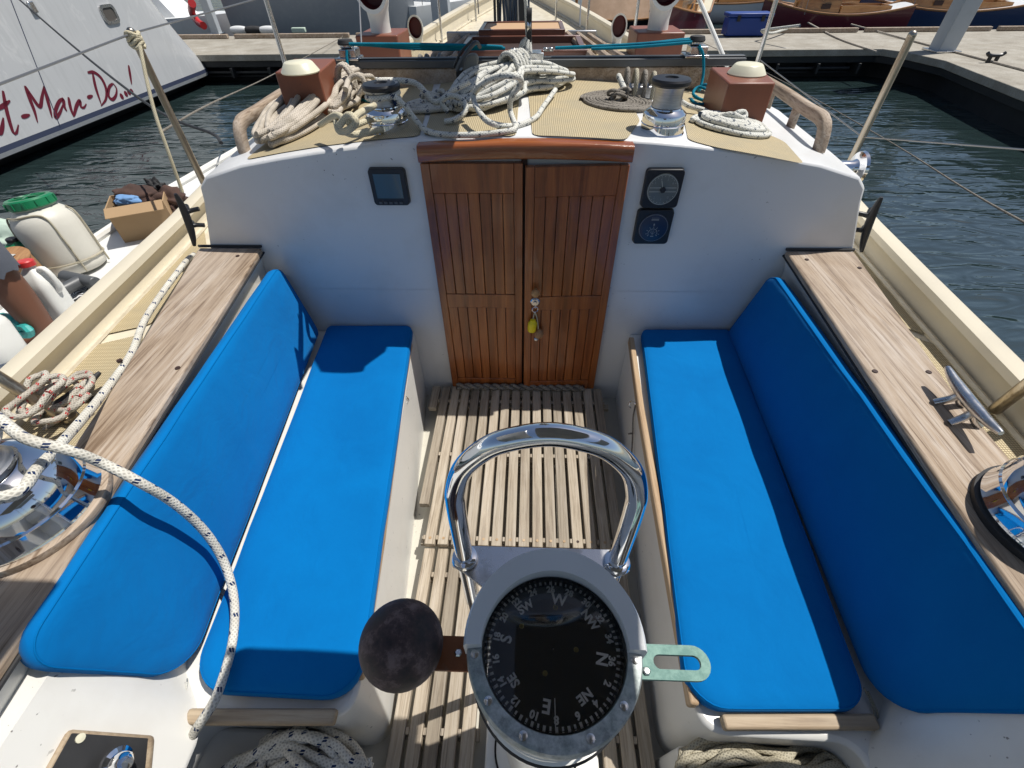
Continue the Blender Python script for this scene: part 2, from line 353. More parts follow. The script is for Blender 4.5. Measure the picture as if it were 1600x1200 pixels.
def cyl(bm,a,b,r,seg=16,r2=None):
    a,b=V(a),V(b); d=b-a; lathe(bm,[(r,0),(r2 if r2 is not None else r,d.length)],a,d,seg)
def sphere(bm,c,r,u=24,v=14,s=(1,1,1)): bmesh.ops.create_uvsphere(bm,u_segments=u,v_segments=v,radius=r,matrix=Matrix.Translation(V(c))@Matrix.Diagonal((*s,1)))
def rrect(w,h,r,n=5):
    out=[]
    for cx,cy,a0 in ((w/2-r,h/2-r,0),(-w/2+r,h/2-r,90),(-w/2+r,-h/2+r,180),(w/2-r,-h/2+r,270)):
        for i in range(n+1): a=R_(a0+90*i/n); out.append((cx+r*math.cos(a),cy+r*math.sin(a)))
    return out
def resample(pl,ys):                                       # piecewise linear x(y)
    def f(y):
        if y<=pl[0][0]: return pl[0][1]+(pl[1][1]-pl[0][1])*(y-pl[0][0])/(pl[1][0]-pl[0][0])
        for (a,b),(c,d) in zip(pl,pl[1:]):
            if y<=c: return b+(d-b)*(y-a)/(c-a)
        return pl[-1][1]
    return [f(y) for y in ys]
def lin(pl): return lambda y: resample(pl,[y])[0]
def sect(bm,secs,cap=True,closed=True):                    # loft closed cross-sections
    R=[[bm.verts.new(V(p)) for p in s] for s in secs]; n=len(R[0])
    for a,b in zip(R,R[1:]):
        for i in range(n if closed else n-1): bm.faces.new((a[i],a[(i+1)%n],b[(i+1)%n],b[i]))
    if cap: bm.faces.new(R[0][::-1]); bm.faces.new(R[-1])
# ================================================================== WATER AND DOCKS
bm=B(); bmesh.ops.create_grid(bm,x_segments=2,y_segments=2,size=350,matrix=Matrix.Translation((0,150,-.7))); mk('water',bm,'water',kind='structure')
def dock(name,outline,z=-.1,th=.2):
    bm=B(); prism(bm,[(x,y,z-.13) for x,y in outline],(0,0,.13)); o=mk(name,bm,'dock',kind='structure',bev=.01)
    return o
DK=[(-16,12.75),(7.9,12.75),(8.15,12.3),(8.35,11.3),(8.15,10.1),(7.95,8.8),(7.6,5.5),(7.4,1),(10.2,1),(10.6,9),(12,12.2),(30,12.4),(30,15.4),(-16,15.9)]
dock('dock',DK)
bm=B()
inn=[(-16,12.8),(7.87,12.8),(8.2,12.3),(8.4,11.3),(8.2,10.1),(8.0,8.8),(7.65,5.5),(7.45,1)]
prism(bm,[(x,y,-.36) for x,y in inn]+[(10,1,-.36),(12,14,-.36),(-16,14.5,-.36)],(0,0,.128))
prism(bm,[(x+.25,y+.45,-.75) for x,y in inn]+[(10,1,-.75),(12,14,-.75),(-16,14.6,-.75)],(0,0,.386))
for i in range(26):
    x=-15.5+i*.92; bxx(bm,x,x+.06,12.7,13.2,-.56,-.36)
cyl(bm,(-16,12.86,-.47),(7.4,12.86,-.47),.035,10); cyl(bm,(-16,12.95,-.56),(7.4,12.95,-.56),.03,10)
mk('dock_fender',bm,'dockdk',kind='structure',bev=.008)
bm=B()                                                   # timber kerb along the back of the dock
for i in range(9): bxx(bm,-15+i*3.4,-15+i*3.4+3.2,15.25,15.36,-.094,.0)
mk('dock_kerb',bm,'plank',kind='structure',bev=.01)
# ================================================================== OWN BOAT
boat=thing('sailing_boat','cream and white sailing boat we stand in, with a cockpit, mahogany doors and compass pedestal','sailing boat')
YB=1.70
def part(name,bm,m,label=None,parent=None,**k): return mk(name,bm,m,parent or boat,label,**k)
cabx=lin([(1.7,1.225),(2.0,1.265),(2.7,1.33),(3.1,1.25),(3.5,1.02),(3.9,.70),(4.3,.5),(4.6,.3)])
def cabtop(x,y): return camber(x)-(0 if y<3.6 else (y-3.6)*.06)
# cabin trunk
bm=B(); secs=[]
for y in (1.70,1.85,2.0,2.3,2.7,2.9,3.1,3.3,3.5,3.7,3.9,4.1,4.3,4.6):
    w=cabx(y); s=[]; fl=.17 if y<3.2 else .12
    zt=cabtop(w,y)
    s.append((-w-fl,y,.58)); s.append((-w-fl*.15,y,zt-.10)); s.append((-w-.012,y,zt-.045)); s.append((-w+.025,y,zt-.008))
    for i in range(1,16): x=-w+.03+(2*w-.06)*i/16; s.append((x,y,cabtop(x,y)))
    s.append((w-.025,y,zt-.008)); s.append((w+.012,y,zt-.045)); s.append((w+fl*.15,y,zt-.10)); s.append((w+fl,y,.58))
    secs.append(s)
sect(bm,secs,cap=True)
cabin=part('cabin',bm,'gel',bev=.009,smooth=40)
# white bulkhead foot from the seats down to the sole
bm=B(); prism(bm,[(-1.39,YB,.6),(1.39,YB,.6),(1.1,YB,.3),(.52,YB,-.1),(-.52,YB,-.1),(-1.1,YB,.3)],(0,.05,0)); part('bulkhead',bm,'gel',bev=.01)
# side decks
beamx=lin([(-2.2,1.05),(-1,1.27),(0,1.41),(1.05,1.51),(1.5,1.55),(2.2,1.62),(2.6,1.66),(3.2,1.65),(4,1.47),(5,1.25),(6,1.0),(7.5,.66),(9,.27),(9.9,.05)])
cen=lambda y: -.05 if y<2.5 else -.05-.02*(y-2.5)
shz=lin([(-2.5,.65),(2.1,.66),(4,.74),(6,.88),(9.9,1.10)])
ys=[-2.2,-1.5,-1,-.5,0,.4,.8,1.2,1.6,2.0,2.5,3,3.5,4,4.5,5,5.5,6,6.7,7.5,8.2,9,9.5,9.9]
bm=B()
innr=lambda y: 1.0 if y<1.7 else max(cabx(min(y,4.6))-.05,0) if y<4.6 else 0
for sd in (-1,1):
    prev=None
    for y in ys:
        a=bm.verts.new((sd*min(innr(y),beamx(y)-.10)+(cen(y) if y>4.6 else 0),y,shz(y))); b=bm.verts.new((cen(y)+sd*(beamx(y)-.0),y,shz(y)))
        if prev: bm.faces.new((prev[0],prev[1],b,a))
        prev=(a,b)
part('side_deck',bm,'cream')
# bulwark with rolled cap, one closed section lofted per side, and hull
for sd in (-1,1):
    bm=B(); secs=[]
    for y in ys:
        cx=cen(y)+sd*beamx(y); z=shz(y); h=.12+.06*max(0,min(1,(y-2.5)/4)); k=sd
        secs.append([(cx+k*.02,y,z-.02),(cx-k*.01,y,z+.004),(cx+k*.004,y,z+.03),(cx-k*.006,y,z+h-.045),(cx-k*.028,y,z+h-.03),(cx-k*.026,y,z+h-.004),(cx+k*.02,y,z+h+.006),(cx+k*.05,y,z+h-.012),(cx+k*.055,y,z+h-.04),(cx+k*.05,y,z-.02)])
    sect(bm,secs); part('bulwark',bm,'creamrail',smooth=50)
    bm=B(); tube(bm,[(cen(y)+sd*(beamx(y)-.030),y,shz(y)+.008) for y in ys],.011,6,step=.1)
    part('deck_seam',bm,'cream')
bm=B(); secs=[]
for y in ys:
    b=beamx(y)+.05; z=shz(y); c=cen(y); secs.append([(c-b,y,z),(c-b*.93,y,.0),(c-b*.75,y,-.6),(c-b*.3,y,-1.1),(c+b*.3,y,-1.1),(c+b*.75,y,-.6),(c+b*.93,y,.0),(c+b,y,z)])
R=[[bm.verts.new(V(p)) for p in s] for s in secs]
for a,b in zip(R,R[1:]):
    for i in range(7): bm.faces.new((a[i],a[i+1],b[i+1],b[i]))
bm.faces.new(R[0])
part('hull',bm,'hullwh')
# cockpit benches, left and right, with rounded aft inner corner
wl=lin([(.2,-.385),(.8,-.43),(1.7,-.525)]); wr=lin([(.2,.435),(.8,.455),(1.7,.50)])
def rounded(pts,rad,n=6):
    out=[]; m=len(pts)
    for i,p in enumerate(pts):
        r=rad[i]; p=V(p)
        if r<=0: out.append(p); continue
        a=(V(pts[i-1])-p).normalized(); b=(V(pts[(i+1)%m])-p).normalized()
        s=p+a*r; e=p+b*r
        for k in range(n+1): t=k/n; out.append(s*(1-t)**2+p*2*t*(1-t)+e*t*t)
    return out
for sd,wf in ((-1,wl),(1,wr)):
    pts=[(wf(1.7),1.70,.355),(wf(.17),.19,.355),(sd*.80,.185,.355),(sd*.80,-.9,.355),(sd*1.25,-.9,.355),(sd*1.25,1.70,.355)]
    bm=B(); prism(bm,rounded(pts,[0,.075,.06,0,0,0]),(0,0,-.50)); part('bench',bm,'gel2',bev=.012)
# coaming: inner face and top plank
pin={-1:lin([(-.9,-.86),(.19,-.885),(.58,-.95),(1.7,-1.095)]),1:lin([(-.9,.90),(.33,.948),(.81,.984),(1.7,1.05)])}
pout={-1:lin([(-.9,-1.14),(.37,-1.09),(.67,-1.115),(1.69,-1.36)]),1:lin([(-.9,1.24),(.3,1.20),(.65,1.165),(.9,1.19),(1.3,1.255),(1.69,1.315)])}
for sd in (-1,1):
    fi,fo=pin[sd],pout[sd]; bm=B(); secs=[]; yy=(-.9,-.4,0,.3,.6,.9,1.2,1.5,1.698)
    for y in yy:
        i,o=fi(y),fo(y); secs.append([(i+sd*.010,y,.764),(i+sd*.030,y,.70),(i+sd*.038,y,.36),(i+sd*.038,y,.30),(o+sd*.06,y,.30),(o+sd*.06,y,.61),(o-sd*.012,y,.764)])
    sect(bm,secs); part('coaming',bm,'gel2',bev=.006)
    bm=B(); secs=[[(fi(y),y,.766),(fi(y),y,.79),(fo(y),y,.79),(fo(y),y,.766)] for y in (-.9,-.4,0,.3,.6,.9,1.2,1.5,1.69)]
    sect(bm,secs); pk=part('coaming_plank',bm,'plank',bev=.006)
    bm=B()
    for q in ([(-1.16,1.62),(-1.02,.95),(-1.22,.98),(-.93,.2)] if sd<0 else [(1.10,1.62),(1.27,1.56),(1.02,.98),(1.17,.98)]):
        cyl(bm,(q[0],q[1],.786),(q[0],q[1],.7925),.0075,12)
    mk('wood_plug',bm,'hole',pk)
    bm=B(); tube(bm,[(fi(1.69),1.694,.795),((fi(1.69)+fo(1.69))/2,1.694,.795),(fo(1.69),1.694,.795)],.006,6); tube(bm,[(fi(y)+sd*.002,y,.765) for y in yy],.0045,6,step=.05); part('sealant_bead',bm,'blackm')
# sole
bm=B(); prism(bm,[(-.56,1.70,-.085),(.56,1.70,-.085),(.50,.8,-.085),(.50,-.9,-.085),(-.50,-.9,-.085),(-.5,.8,-.085)],(0,0,-.05)); bxx(bm,-1.3,1.3,-.9,.3,-.25,-.12)
part('cockpit_sole',bm,'sole')
bm=B(); prism(bm,rounded([(-.82,-.4,.20),(-.82,.185,.20),(-.45,.185,.20),(-.45,-.4,.20)],[0,.02,.05,0]),(0,0,-.3)); part('helm_step',bm,'gel2',bev=.01)
bm=B(); bxx(bm,-1.3,1.3,-.95,-.9,-.2,.77); part('aft_bulkhead',bm,'gel2')
# white centre board under the pedestal
bm=B(); bxx(bm,-.085,.245,-.5,.40,-.083,-.012); part('pedestal_board',bm,'white',bev=.006)
# seat battens
def bar(pts,wd,ht,m,name,label=None,bev=.006):
    bm=B(); P=[V(p) for p in pts]; secs=[]
    for i,p in enumerate(P):
        t=(P[min(i+1,len(P)-1)]-P[max(i-1,0)]).normalized(); s=t.cross(V((0,0,1))).normalized()*wd/2
        secs.append([p-s,p+s,p+s+V((0,0,ht)),p-s+V((0,0,ht))])
    sect(bm,secs); return part(name,bm,m,label,bev=bev)
bar([(-.527,1.60,.345),(-.49,1.2,.345),(-.425,.62,.345),(-.392,.27,.345)],.024,.034,'batten','seat_batten')
bar([(.498,1.64,.345),(.468,1.2,.345),(.447,.7,.345),(.432,.24,.345)],.024,.040,'batten','seat_batten')
bar([AZ(298,1122,.36),AZ(528,1122,.36)],.032,.026,'battenx','seat_batten','grey teak strip at the foot of the left seat')
bar([AZ(1125,1131,.36),AZ(1362,1130,.36)],.030,.028,'battenx','seat_batten','pale teak strip at the foot of the right seat')
# little hooks on the seat sides with lashing
for p in ((-.508,1.29,.315),(.478,1.30,.30)):
    bm=B(); s=1 if p[0]<0 else -1; tube(bm,[p,(p[0]+s*.02,p[1],p[2]+.012),(p[0]+s*.03,p[1]-.006,p[2]-.004),(p[0]+s*.018,p[1]-.012,p[2]-.016)],.0035,6); sphere(bm,p,.008); part('lashing_hook',bm,'chrome')
# ------------------------------------------------ mahogany doors
def door(x0,x1,ang,hinge,name,zt):
    w=x1-x0; bm=B(); y=YB-.030; t=.026
    stile=.032
    def bb(a,b,c,d,dep=0,th=t): bxx(bm,a,b,y+dep,y+dep+th,c,d)
    bb(x0,x0+stile,.012,zt); bb(x1-stile,x1,.012,zt)
    zz=[(.012,.075),(.515,.585),(zt-.105,zt)]
    for a,b in zz: bxx(bm,x0+stile+.0006,x1-stile-.0006,y+.0005,y+t,a,b)
    n=7; pw=(w-2*stile)/n
    for i in range(n):
        a=x0+stile+i*pw
        for c,d in ((.0755,.5145),(.5855,zt-.1055)):
            bxx(bm,a+.0011,a+pw-.0011,y+.0035,y+t,c,d)
    if ang: bmesh.ops.rotate(bm,verts=bm.verts,cent=(hinge,y+t,0),matrix=Matrix.Rotation(ang,3,'Z'))
    return part(name,bm,'varnish',bev=.0018,seg=1)
dl=door(-.372,-.006,0,0,'cabin_door',1.128)
dr=door(.002,.368,R_(3.2),.368,'cabin_door',1.122)
bm=B(); bxx(bm,-.012,.010,YB-.012,YB-.002,.01,1.14); part('door_gap_shade',bm,'hole')  # dark strip stands in for the shade between the doors; bulkhead is closed
bm=B()                                                   # lintel with rounded nosing
secs=[]
for i in range(17):
    x=-.372+.744*i/16; z=camber(x)-.004; secs.append([(x,YB+.0,z-.054),(x,YB-.044,z-.054),(x,YB-.050,z-.048),(x,YB-.050,z-.012),(x,YB-.045,z-.003),(x,YB-.037,z),(x,YB+.01,z+.0)])
sect(bm,secs); part('door_lintel',bm,'varnishx',smooth=50)
# knob, lock
bm=B(); lathe(bm,[(.008,0),(.008,.012),(.016,.020),(.019,.030),(.014,.040),(.004,.043)],(.050,YB-.045,.622),(0,-1,0),24); mk('knob',bm,'wood',dr)
bm=B(); lathe(bm,[(.021,0),(.021,.006),(.016,.010),(.009,.010),(.008,.016),(.002,.016)],(.050,YB-.045,.562),(0,-1,0),24); mk('lock',bm,'steel',dr)
# ------------------------------------------------ instruments on bulkhead
def inst(x0,x1,z0,z1,face):
    cx,cz=(x0+x1)/2,(z0+z1)/2; w,h=x1-x0,z1-z0; bm=B()
    prism(bm,[(cx+a,YB-.001,cz+b) for a,b in rrect(w,h,.014)],(0,-.020,0),[(cx+a*.97,YB-.001,cz+b*.97) for a,b in rrect(w,h,.014)])
    return cx,cz,bm
cx,cz,bm=inst(-.572,-.434,.972,1.108,0); q=part('display_unit',bm,'black','square black display with a blank grey screen',bev=.002)
bm=B(); bxx(bm,cx-.050,cx+.050,YB-.0235,YB-.021,cz-.038,cz+.050); mk('screen',bm,'lcd',q)
bm=B(); [bxx(bm,cx-.048+i*.0195,cx-.036+i*.0195,YB-.0245,YB-.021,cz-.060,cz-.051) for i in range(5)]; mk('button',bm,'dgrey',q,bev=.001)
def arcstroke(bm,cx,cz,r,a0,a1,w,y,n=24):
    P=[]
    for k in range(n+1): a=R_(a0+(a1-a0)*k/n); P.append((math.cos(a),math.sin(a)))
    vs=[(bm.verts.new((cx+c*(r-w/2),y,cz+s*(r-w/2))),bm.verts.new((cx+c*(r+w/2),y,cz+s*(r+w/2)))) for c,s in P]
    for a,b in zip(vs,vs[1:]): bm.faces.new((a[0],a[1],b[1],b[0]))
def line2(bm,x0,z0,x1,z1,w,y):
    d=V((x1-x0,0,z1-z0)); n=V((-d.z,0,d.x)).normalized()*w/2
    bm.faces.new([bm.verts.new(V(p)) for p in ((x0-n.x,y,z0-n.z),(x1-n.x,y,z1-n.z),(x1+n.x,y,z1+n.z),(x0+n.x,y,z0+n.z))])
cx,cz,bm=inst(.434,.572,.965,1.106,0); q=part('wind_gauge',bm,'black','square black gauge with a grey dial and needle',bev=.002)
bm=B(); lathe(bm,[(.056,0),(.056,.003),(.053,.004),(.002,.004)],(cx,YB-.0205,cz),(0,-1,0),48); mk('dial',bm,'dial',q)
bm=B(); yy=YB-.0252
for z in (.007,-.007): line2(bm,cx-.048,cz+z,cx+.048,cz+z,.0016,yy)
line2(bm,cx,cz,cx-.012,cz+.038,.0016,yy); arcstroke(bm,cx,cz,.053,0,360,.0012,yy,60)
for k in range(24):
    a=R_(15*k)
    if abs(math.sin(a))>.3: line2(bm,cx+math.cos(a)*.046,cz+math.sin(a)*.046,cx+math.cos(a)*.05,cz+math.sin(a)*.05,.001,yy)
mk('dial_marks',bm,'ink',q)
bm=B(); lathe(bm,[(.010,0),(.010,.004),(.001,.004)],(cx,YB-.0253,cz),(0,-1,0),24); mk('needle_hub',bm,'black',q)
def txt(parent,s,loc,size,m,rot,name='numeral',ext=.0003,shear=0,align='CENTER',bold=0):
    c=bpy.data.curves.new('t','FONT'); c.body=s; c.size=size; c.align_x=align; c.align_y='CENTER'; c.extrude=ext; c.shear=shear; c.offset=bold; c.resolution_u=3
    t=bpy.data.objects.new('t',c); COL.objects.link(t)
    dg=bpy.context.evaluated_depsgraph_get(); me=bpy.data.meshes.new_from_object(t.evaluated_get(dg)); bpy.data.objects.remove(t)
    me.transform(Matrix.Translation(V(loc))@rot.to_4x4()); bm=B(); bm.from_mesh(me); bpy.data.meshes.remove(me); return bm
RX=Matrix.Rotation(R_(90),3,'X')
bm=B()
for k,ch in enumerate('0369'):
    pass
for ch,dx,dz in (('3',-.032,.024),('4',-.012,.036),('5',.012,.036),('6',.032,.024),('2',-.026,-.028),('1',0,-.035),('0',.024,-.028)):
    t=txt(None,ch,(cx+dx,yy,cz+dz),.013,None,RX); me=bpy.data.meshes.new('x'); t.to_mesh(me); t.free(); bm.from_mesh(me)
mk('numerals',bm,'inkd',q)
cx,cz,bm=inst(.430,.569,.820,.960,0); q=part('log_gauge',bm,'black','square black gauge with a navy dial and a white wheel emblem',bev=.002)
bm=B(); lathe(bm,[(.056,0),(.056,.003),(.053,.004),(.002,.004)],(cx,YB-.0205,cz),(0,-1,0),48); mk('dial',bm,'dialb',q)
bm=B(); wz=cz-.020
arcstroke(bm,cx,wz,.017,-15,195,.0022,yy); arcstroke(bm,cx,cz,.053,0,360,.001,yy,60)
for k in range(7):
    a=R_(-10+k*33); line2(bm,cx+math.cos(a)*.021,wz+math.sin(a)*.021,cx+math.cos(a)*.027,wz+math.sin(a)*.027,.0022,yy)
for a in (30,75,110,150): a=R_(a); line2(bm,cx,wz-.006,cx+math.cos(a)*.013,wz+math.sin(a)*.013,.0012,yy)
line2(bm,cx-.018,wz-.012,cx-.014,wz-.006,.003,yy); line2(bm,cx+.018,wz-.012,cx+.014,wz-.006,.003,yy); line2(bm,cx-.006,wz-.013,cx+.006,wz-.013,.004,yy)
line2(bm,cx,cz+.010,cx,cz+.018,.005,yy)
line2(bm,cx-.014,cz+.033,cx+.014,cz+.033,.004,yy); line2(bm,cx-.014,cz+.040,cx+.014,cz+.040,.0012,yy)
mk('dial_marks',bm,'inkd',q)
# ------------------------------------------------ nonskid panels on the cabin top
def panel(px,h=.003,f=AC,name='nonskid_panel',th=.004):
    bm=B(); P=[f(x,y) for x,y in px]; P=rounded(P,[.035]*len(P),4)
    fp=bm.faces.new([bm.verts.new((p.x,p.y,0)) for p in P]); bmesh.ops.triangulate(bm,faces=[fp])
    for _ in range(5):
        ed=[e for e in bm.edges if e.calc_length()>.12]
        if ed: bmesh.ops.subdivide_edges(bm,edges=ed,cuts=1); bmesh.ops.triangulate(bm,faces=bm.faces)
    for v in bm.verts: v.co.z=(camber(v.co.x)-max(0,(v.co.y-3.6)*.06)+h) if f is AC else P[0].z+h
    return part(name,bm,'nonskid')
panel([(383,251),(440,205),(500,150),(590,130),(640,118),(682,118),(655,214),(500,230)])
panel([(662,213),(694,116),(815,113),(806,214)])
panel([(832,213),(822,113),(965,118),(1000,190),(978,220)])
panel([(1000,122),(1080,125),(1170,198),(1225,222),(1257,258),(1120,232),(1075,220),(1065,170)])
panel([(560,92),(640,62),(700,56),(700,88),(640,92)]); panel([(900,90),(905,56),(960,58),(1000,88)])
SD=lambda x,y: AZ(x,y,.66)
panel([(297,345),(282,390),(140,520),(136,530),(238,508),(300,425),(325,395),(318,350)],f=SD,h=.004)
panel([(118,548),(228,522),(190,600),(140,700),(90,800),(-60,800),(-60,700),(15,655),(75,612)],f=SD,h=.004)
panel([(1346,388),(1488,540),(1400,508),(1310,400)],f=SD,h=.004)
panel([(1404,520),(1496,552),(1650,735),(1640,880),(1530,705)],f=SD,h=.004)
# ------------------------------------------------ winches
def winch(c,R,k,ht,cap='black',drum=None,name='winch',label=None):
    bm=B(); lathe(bm,[(R*1.02,0),(R*1.02,R*.06),(R*.97,R*.12),(R*.95,R*.40),(R*.98,R*.43),(R*.95,R*.46),(R*.945,R*.80),(R*.92,R*.85),(R*.70,R*1.0),(k*1.10,R*1.05),(k,R*1.08)],c,seg=64); w=part(name,bm,'chrome',label)
    z0=R*1.08; bm=B(); lathe(bm,[(k*1.06,z0),(k*1.0,z0+ht*.2),(k*.99,z0+ht*.5),(k*1.0,z0+ht*.8),(k*1.10,z0+ht)],c,seg=48); mk('drum',bm,drum or 'alu',w,smooth=60)
    bm=B(); z1=z0+ht; kk=k*1.36
    lathe(bm,[(kk*.9,z1-.004),(kk,z1+.002),(kk,z1+.012),(kk*.94,z1+.018),(k*.5,z1+.020),(k*.45,z1+.014),(k*.2,z1+.014),(k*.18,z1+.006),(.001,z1+.006)],c,seg=48); mk('top_cap',bm,cap,w,smooth=30)
    return w
WL=AC(603,207)+V((0,.05,-.005)); WR=AC(1038,212)+V((.0,.055,-.005))
winch((WL.x,WL.y,WL.z),.080,.050,.048,label='chrome winch with a black cap, rope wound on its drum')
winch((WR.x,WR.y,WR.z),.079,.049,.066,label='bare chrome winch with a black cap')
# big aft winches on round pads
for c in ((-1.078,.475),(1.142,.50)):
    if c[0]>0: bm=B(); lathe(bm,[(.150,0),(.150,.014),(.14,.016)],(c[0],c[1],.790),seg=64); part('winch_base_ring',bm,'blackm')
    else: bm=B(); lathe(bm,[(.154,0),(.156,.004),(.154,.018),(.13,.02)],(c[0],c[1],.789),seg=64); part('winch_pad',bm,'plank')
    R=.142; bm=B(); z=.807
    lathe(bm,[(R,0),(R*1.01,.006),(R*.985,.014),(R*.95,.045),(R*.965,.048),(R*.94,.052),(R*.92,.078),(R*.80,.112),(R*.60,.135),(R*.52,.140)],(c[0],c[1],z),seg=72); w=part('primary_winch',bm,'chrome')
    bm=B(); lathe(bm,[(.068,.138),(.056,.155),(.054,.17),(.058,.185),(.066,.195)],(c[0],c[1],z),seg=48); mk('drum',bm,'alu',w)
    bm=B(); lathe(bm,[(.064,.194),(.076,.198),(.078,.210),(.068,.216),(.03,.218),(.028,.208),(.001,.208)],(c[0],c[1],z),seg=48); mk('top_cap',bm,'black',w)
# ------------------------------------------------ brown boxes with ivory caps
def vbox(pts_aft,yaft,yfar,ztop,xs_far,name='vent_box',cap=None):
    (x0,x1)=pts_aft; (f0,f1)=xs_far; bm=B(); zb=1.04
    prism(bm,[(x0,yaft,zb),(x1,yaft,zb),(f1,yfar,zb),(f0,yfar,zb)],(0,0,ztop-zb)); q=part(name,bm,'brownbox',bev=.006)
    if cap:
        bm=B(); lathe(bm,[(.072,0),(.074,.004),(.070,.010),(.055,.032),(.05,.036),(.001,.038)],cap,seg=40); mk('vent_cap',bm,'ivory',q,smooth=40)
    return q
vbox((.772,.948),2.05,2.36,1.292,(.79,1.0),cap=AZ(1166,116,1.292))
vbox((-1.01,-.83),2.12,2.42,1.325,(-1.05,-.86),cap=AZ(470,113,1.325))
# mid-deck vent boxes with white cowls
def cowl(c,r,hh,seg=28,parent=None):
    # white cowl: round neck sweeping up into an upright oval bell whose dark red mouth faces aft
    bm=B(); secs=[]; 
    path=[(0,0,0,.62,.62,0),(0,0,.25,.60,.60,0),(0,-.02,.55,.66,.62,15),(0,-.02,.85,.82,.85,45),(0,-.18,1.12,.95,1.15,75),(0,-.42,1.2,1.0,1.3,88),(0,-.5,1.2,1.0,1.32,90)]
    for (x,y,z,a,b,t) in path:
        t=R_(t); s=[]
        for i in range(seg):
            u=2*PI*i/seg; px_=math.cos(u)*a*r; pv=math.sin(u)*b*r
            s.append((c[0]+px_, c[1]+y*hh+math.cos(t)*pv, c[2]+z*hh+math.sin(t)*pv))
        secs.append(s)
    sect(bm,secs,cap=False); 
    last=secs[-1]; cc=V((c[0],c[1]-.5*hh,c[2]+1.2*hh)); rim=[V(p) for p in last]; inn=[cc+(p-cc)*.84+V((0,.002,0)) for p in rim]; deep=[cc+(p-cc)*.74+V((0,.35*hh,0)) for p in rim]
    a=[bm.verts.new(p) for p in rim]; b=[bm.verts.new(p) for p in inn]
    for i in range(seg): bm.faces.new((a[i],a[(i+1)%seg],b[(i+1)%seg],b[i]))
    q=part('cowl_vent',bm,'white','white cowl ventilator with a dark red mouth facing aft',parent=parent,smooth=50); 
    bm=B(); a=[bm.verts.new(p+V((0,-.001,0))) for p in inn]; b=[bm.verts.new(p) for p in deep]
    for i in range(seg): bm.faces.new((a[i],a[(i+1)%seg],b[(i+1)%seg],b[i]))
    bm.faces.new(b); mk('cowl_mouth',bm,'cowlred',q)
    return q
for sx,x0,x1 in ((-1,-1.03,-.775),(1,.630,.905)):
    q=None; bm=B(); prism(bm,[(x0,3.3,1.02),(x1,3.3,1.02),(x1,3.62,1.02),(x0,3.62,1.02)],(0,0,.285)); part('vent_box',bm,'brownbox',bev=.008)
    cowl(((x0+x1)/2,3.43,1.305),.098,.185)
cowl((-.86,4.3,1.12),.058,.10); cowl((.655,4.25,1.12),.058,.10)
# small yellow-marked fitting by the small left cowl
bm=B(); lathe(bm,[(.035,0),(.03,.03),(.02,.06),(.012,.075)],(-.97,4.2,1.12),seg=20); part('lamp_float',bm,'yellow','small yellow fitting beside the far left cowl')
# ------------------------------------------------ traveller beam
def tb(y): return y
bm=B(); bxx(bm,-.985,.905,2.62,2.70,1.16,1.252); part('traveller_beam',bm,'plank','grey wooden beam under the traveller track',bev=.006)
bm=B(); bxx(bm,-1.10,1.03,2.612,2.69,1.254,1.285); bxx(bm,-1.10,1.03,2.635,2.67,1.285,1.292); tk=part('traveller_track',bm,'dgrey',bev=.003)
for x in (-.875,.79):
    bm=B(); bxx(bm,x-.05,x+.06,2.60,2.70,1.287,1.298); bxx(bm,x-.03,x+.05,2.61,2.69,1.298,1.330); lathe(bm,[(.03,0),(.034,.004),(.034,.018),(.03,.022)],(x,2.66,1.331),seg=24); e=part('track_end_block',bm,'steel',bev=.003)
    bm=B(); lathe(bm,[(.036,0),(.038,.006),(.032,.02),(.02,.022)],(x,2.65,1.345),seg=24); mk('sheave',bm,'blackm',e)
bm=B(); bxx(bm,-.03,.065,2.595,2.715,1.288,1.31); bxx(bm,.0,.075,2.585,2.60,1.25,1.315); cyl(bm,(.035,2.583,1.283),(.035,2.59,1.283),.011,16); 
for dx in (-.07,-.045,.085,.11): cyl(bm,(dx,2.66,1.31),(dx,2.66,1.325),.012,12)
part('traveller_car',bm,'steel',bev=.003)
# hatch: two open lids in dark frames
def frame(x0,x1,y0,y1,z,w,h,tilt,name,panelm,pz=-.01):
    bm=B(); cx,cy=(x0+x1)/2,(y0+y1)/2
    bxx(bm,x0,x1,y0,y0+w,z,z+h); bxx(bm,x0,x1,y1-w,y1,z,z+h); bxx(bm,x0,x0+w,y0+w+.001,y1-w-.001,z+.001,z+h-.002); bxx(bm,x1-w,x1,y0+w+.001,y1-w-.001,z+.001,z+h-.002)
    if tilt: bmesh.ops.rotate(bm,verts=bm.verts,cent=(cx,y0,z),matrix=Matrix.Rotation(tilt,3,'X'))
    q=part(name,bm,'hatch',bev=.004); bm=B(); bxx(bm,x0+w*.9,x1-w*.9,y0+w*.9,y1-w*.9,z+.004+max(0,pz),z+.012+max(0,pz))
    if tilt: bmesh.ops.rotate(bm,verts=bm.verts,cent=(cx,y0,z),matrix=Matrix.Rotation(tilt,3,'X'))
    mk('hatch_panel',bm,panelm,q)
frame(-.40,.33,3.10,3.68,1.205,.035,.05,0,'hatch_frame','hole')
frame(-.335,.235,3.72,4.18,1.205,.03,.075,0,'hatch_frame','tanpanel',.055)
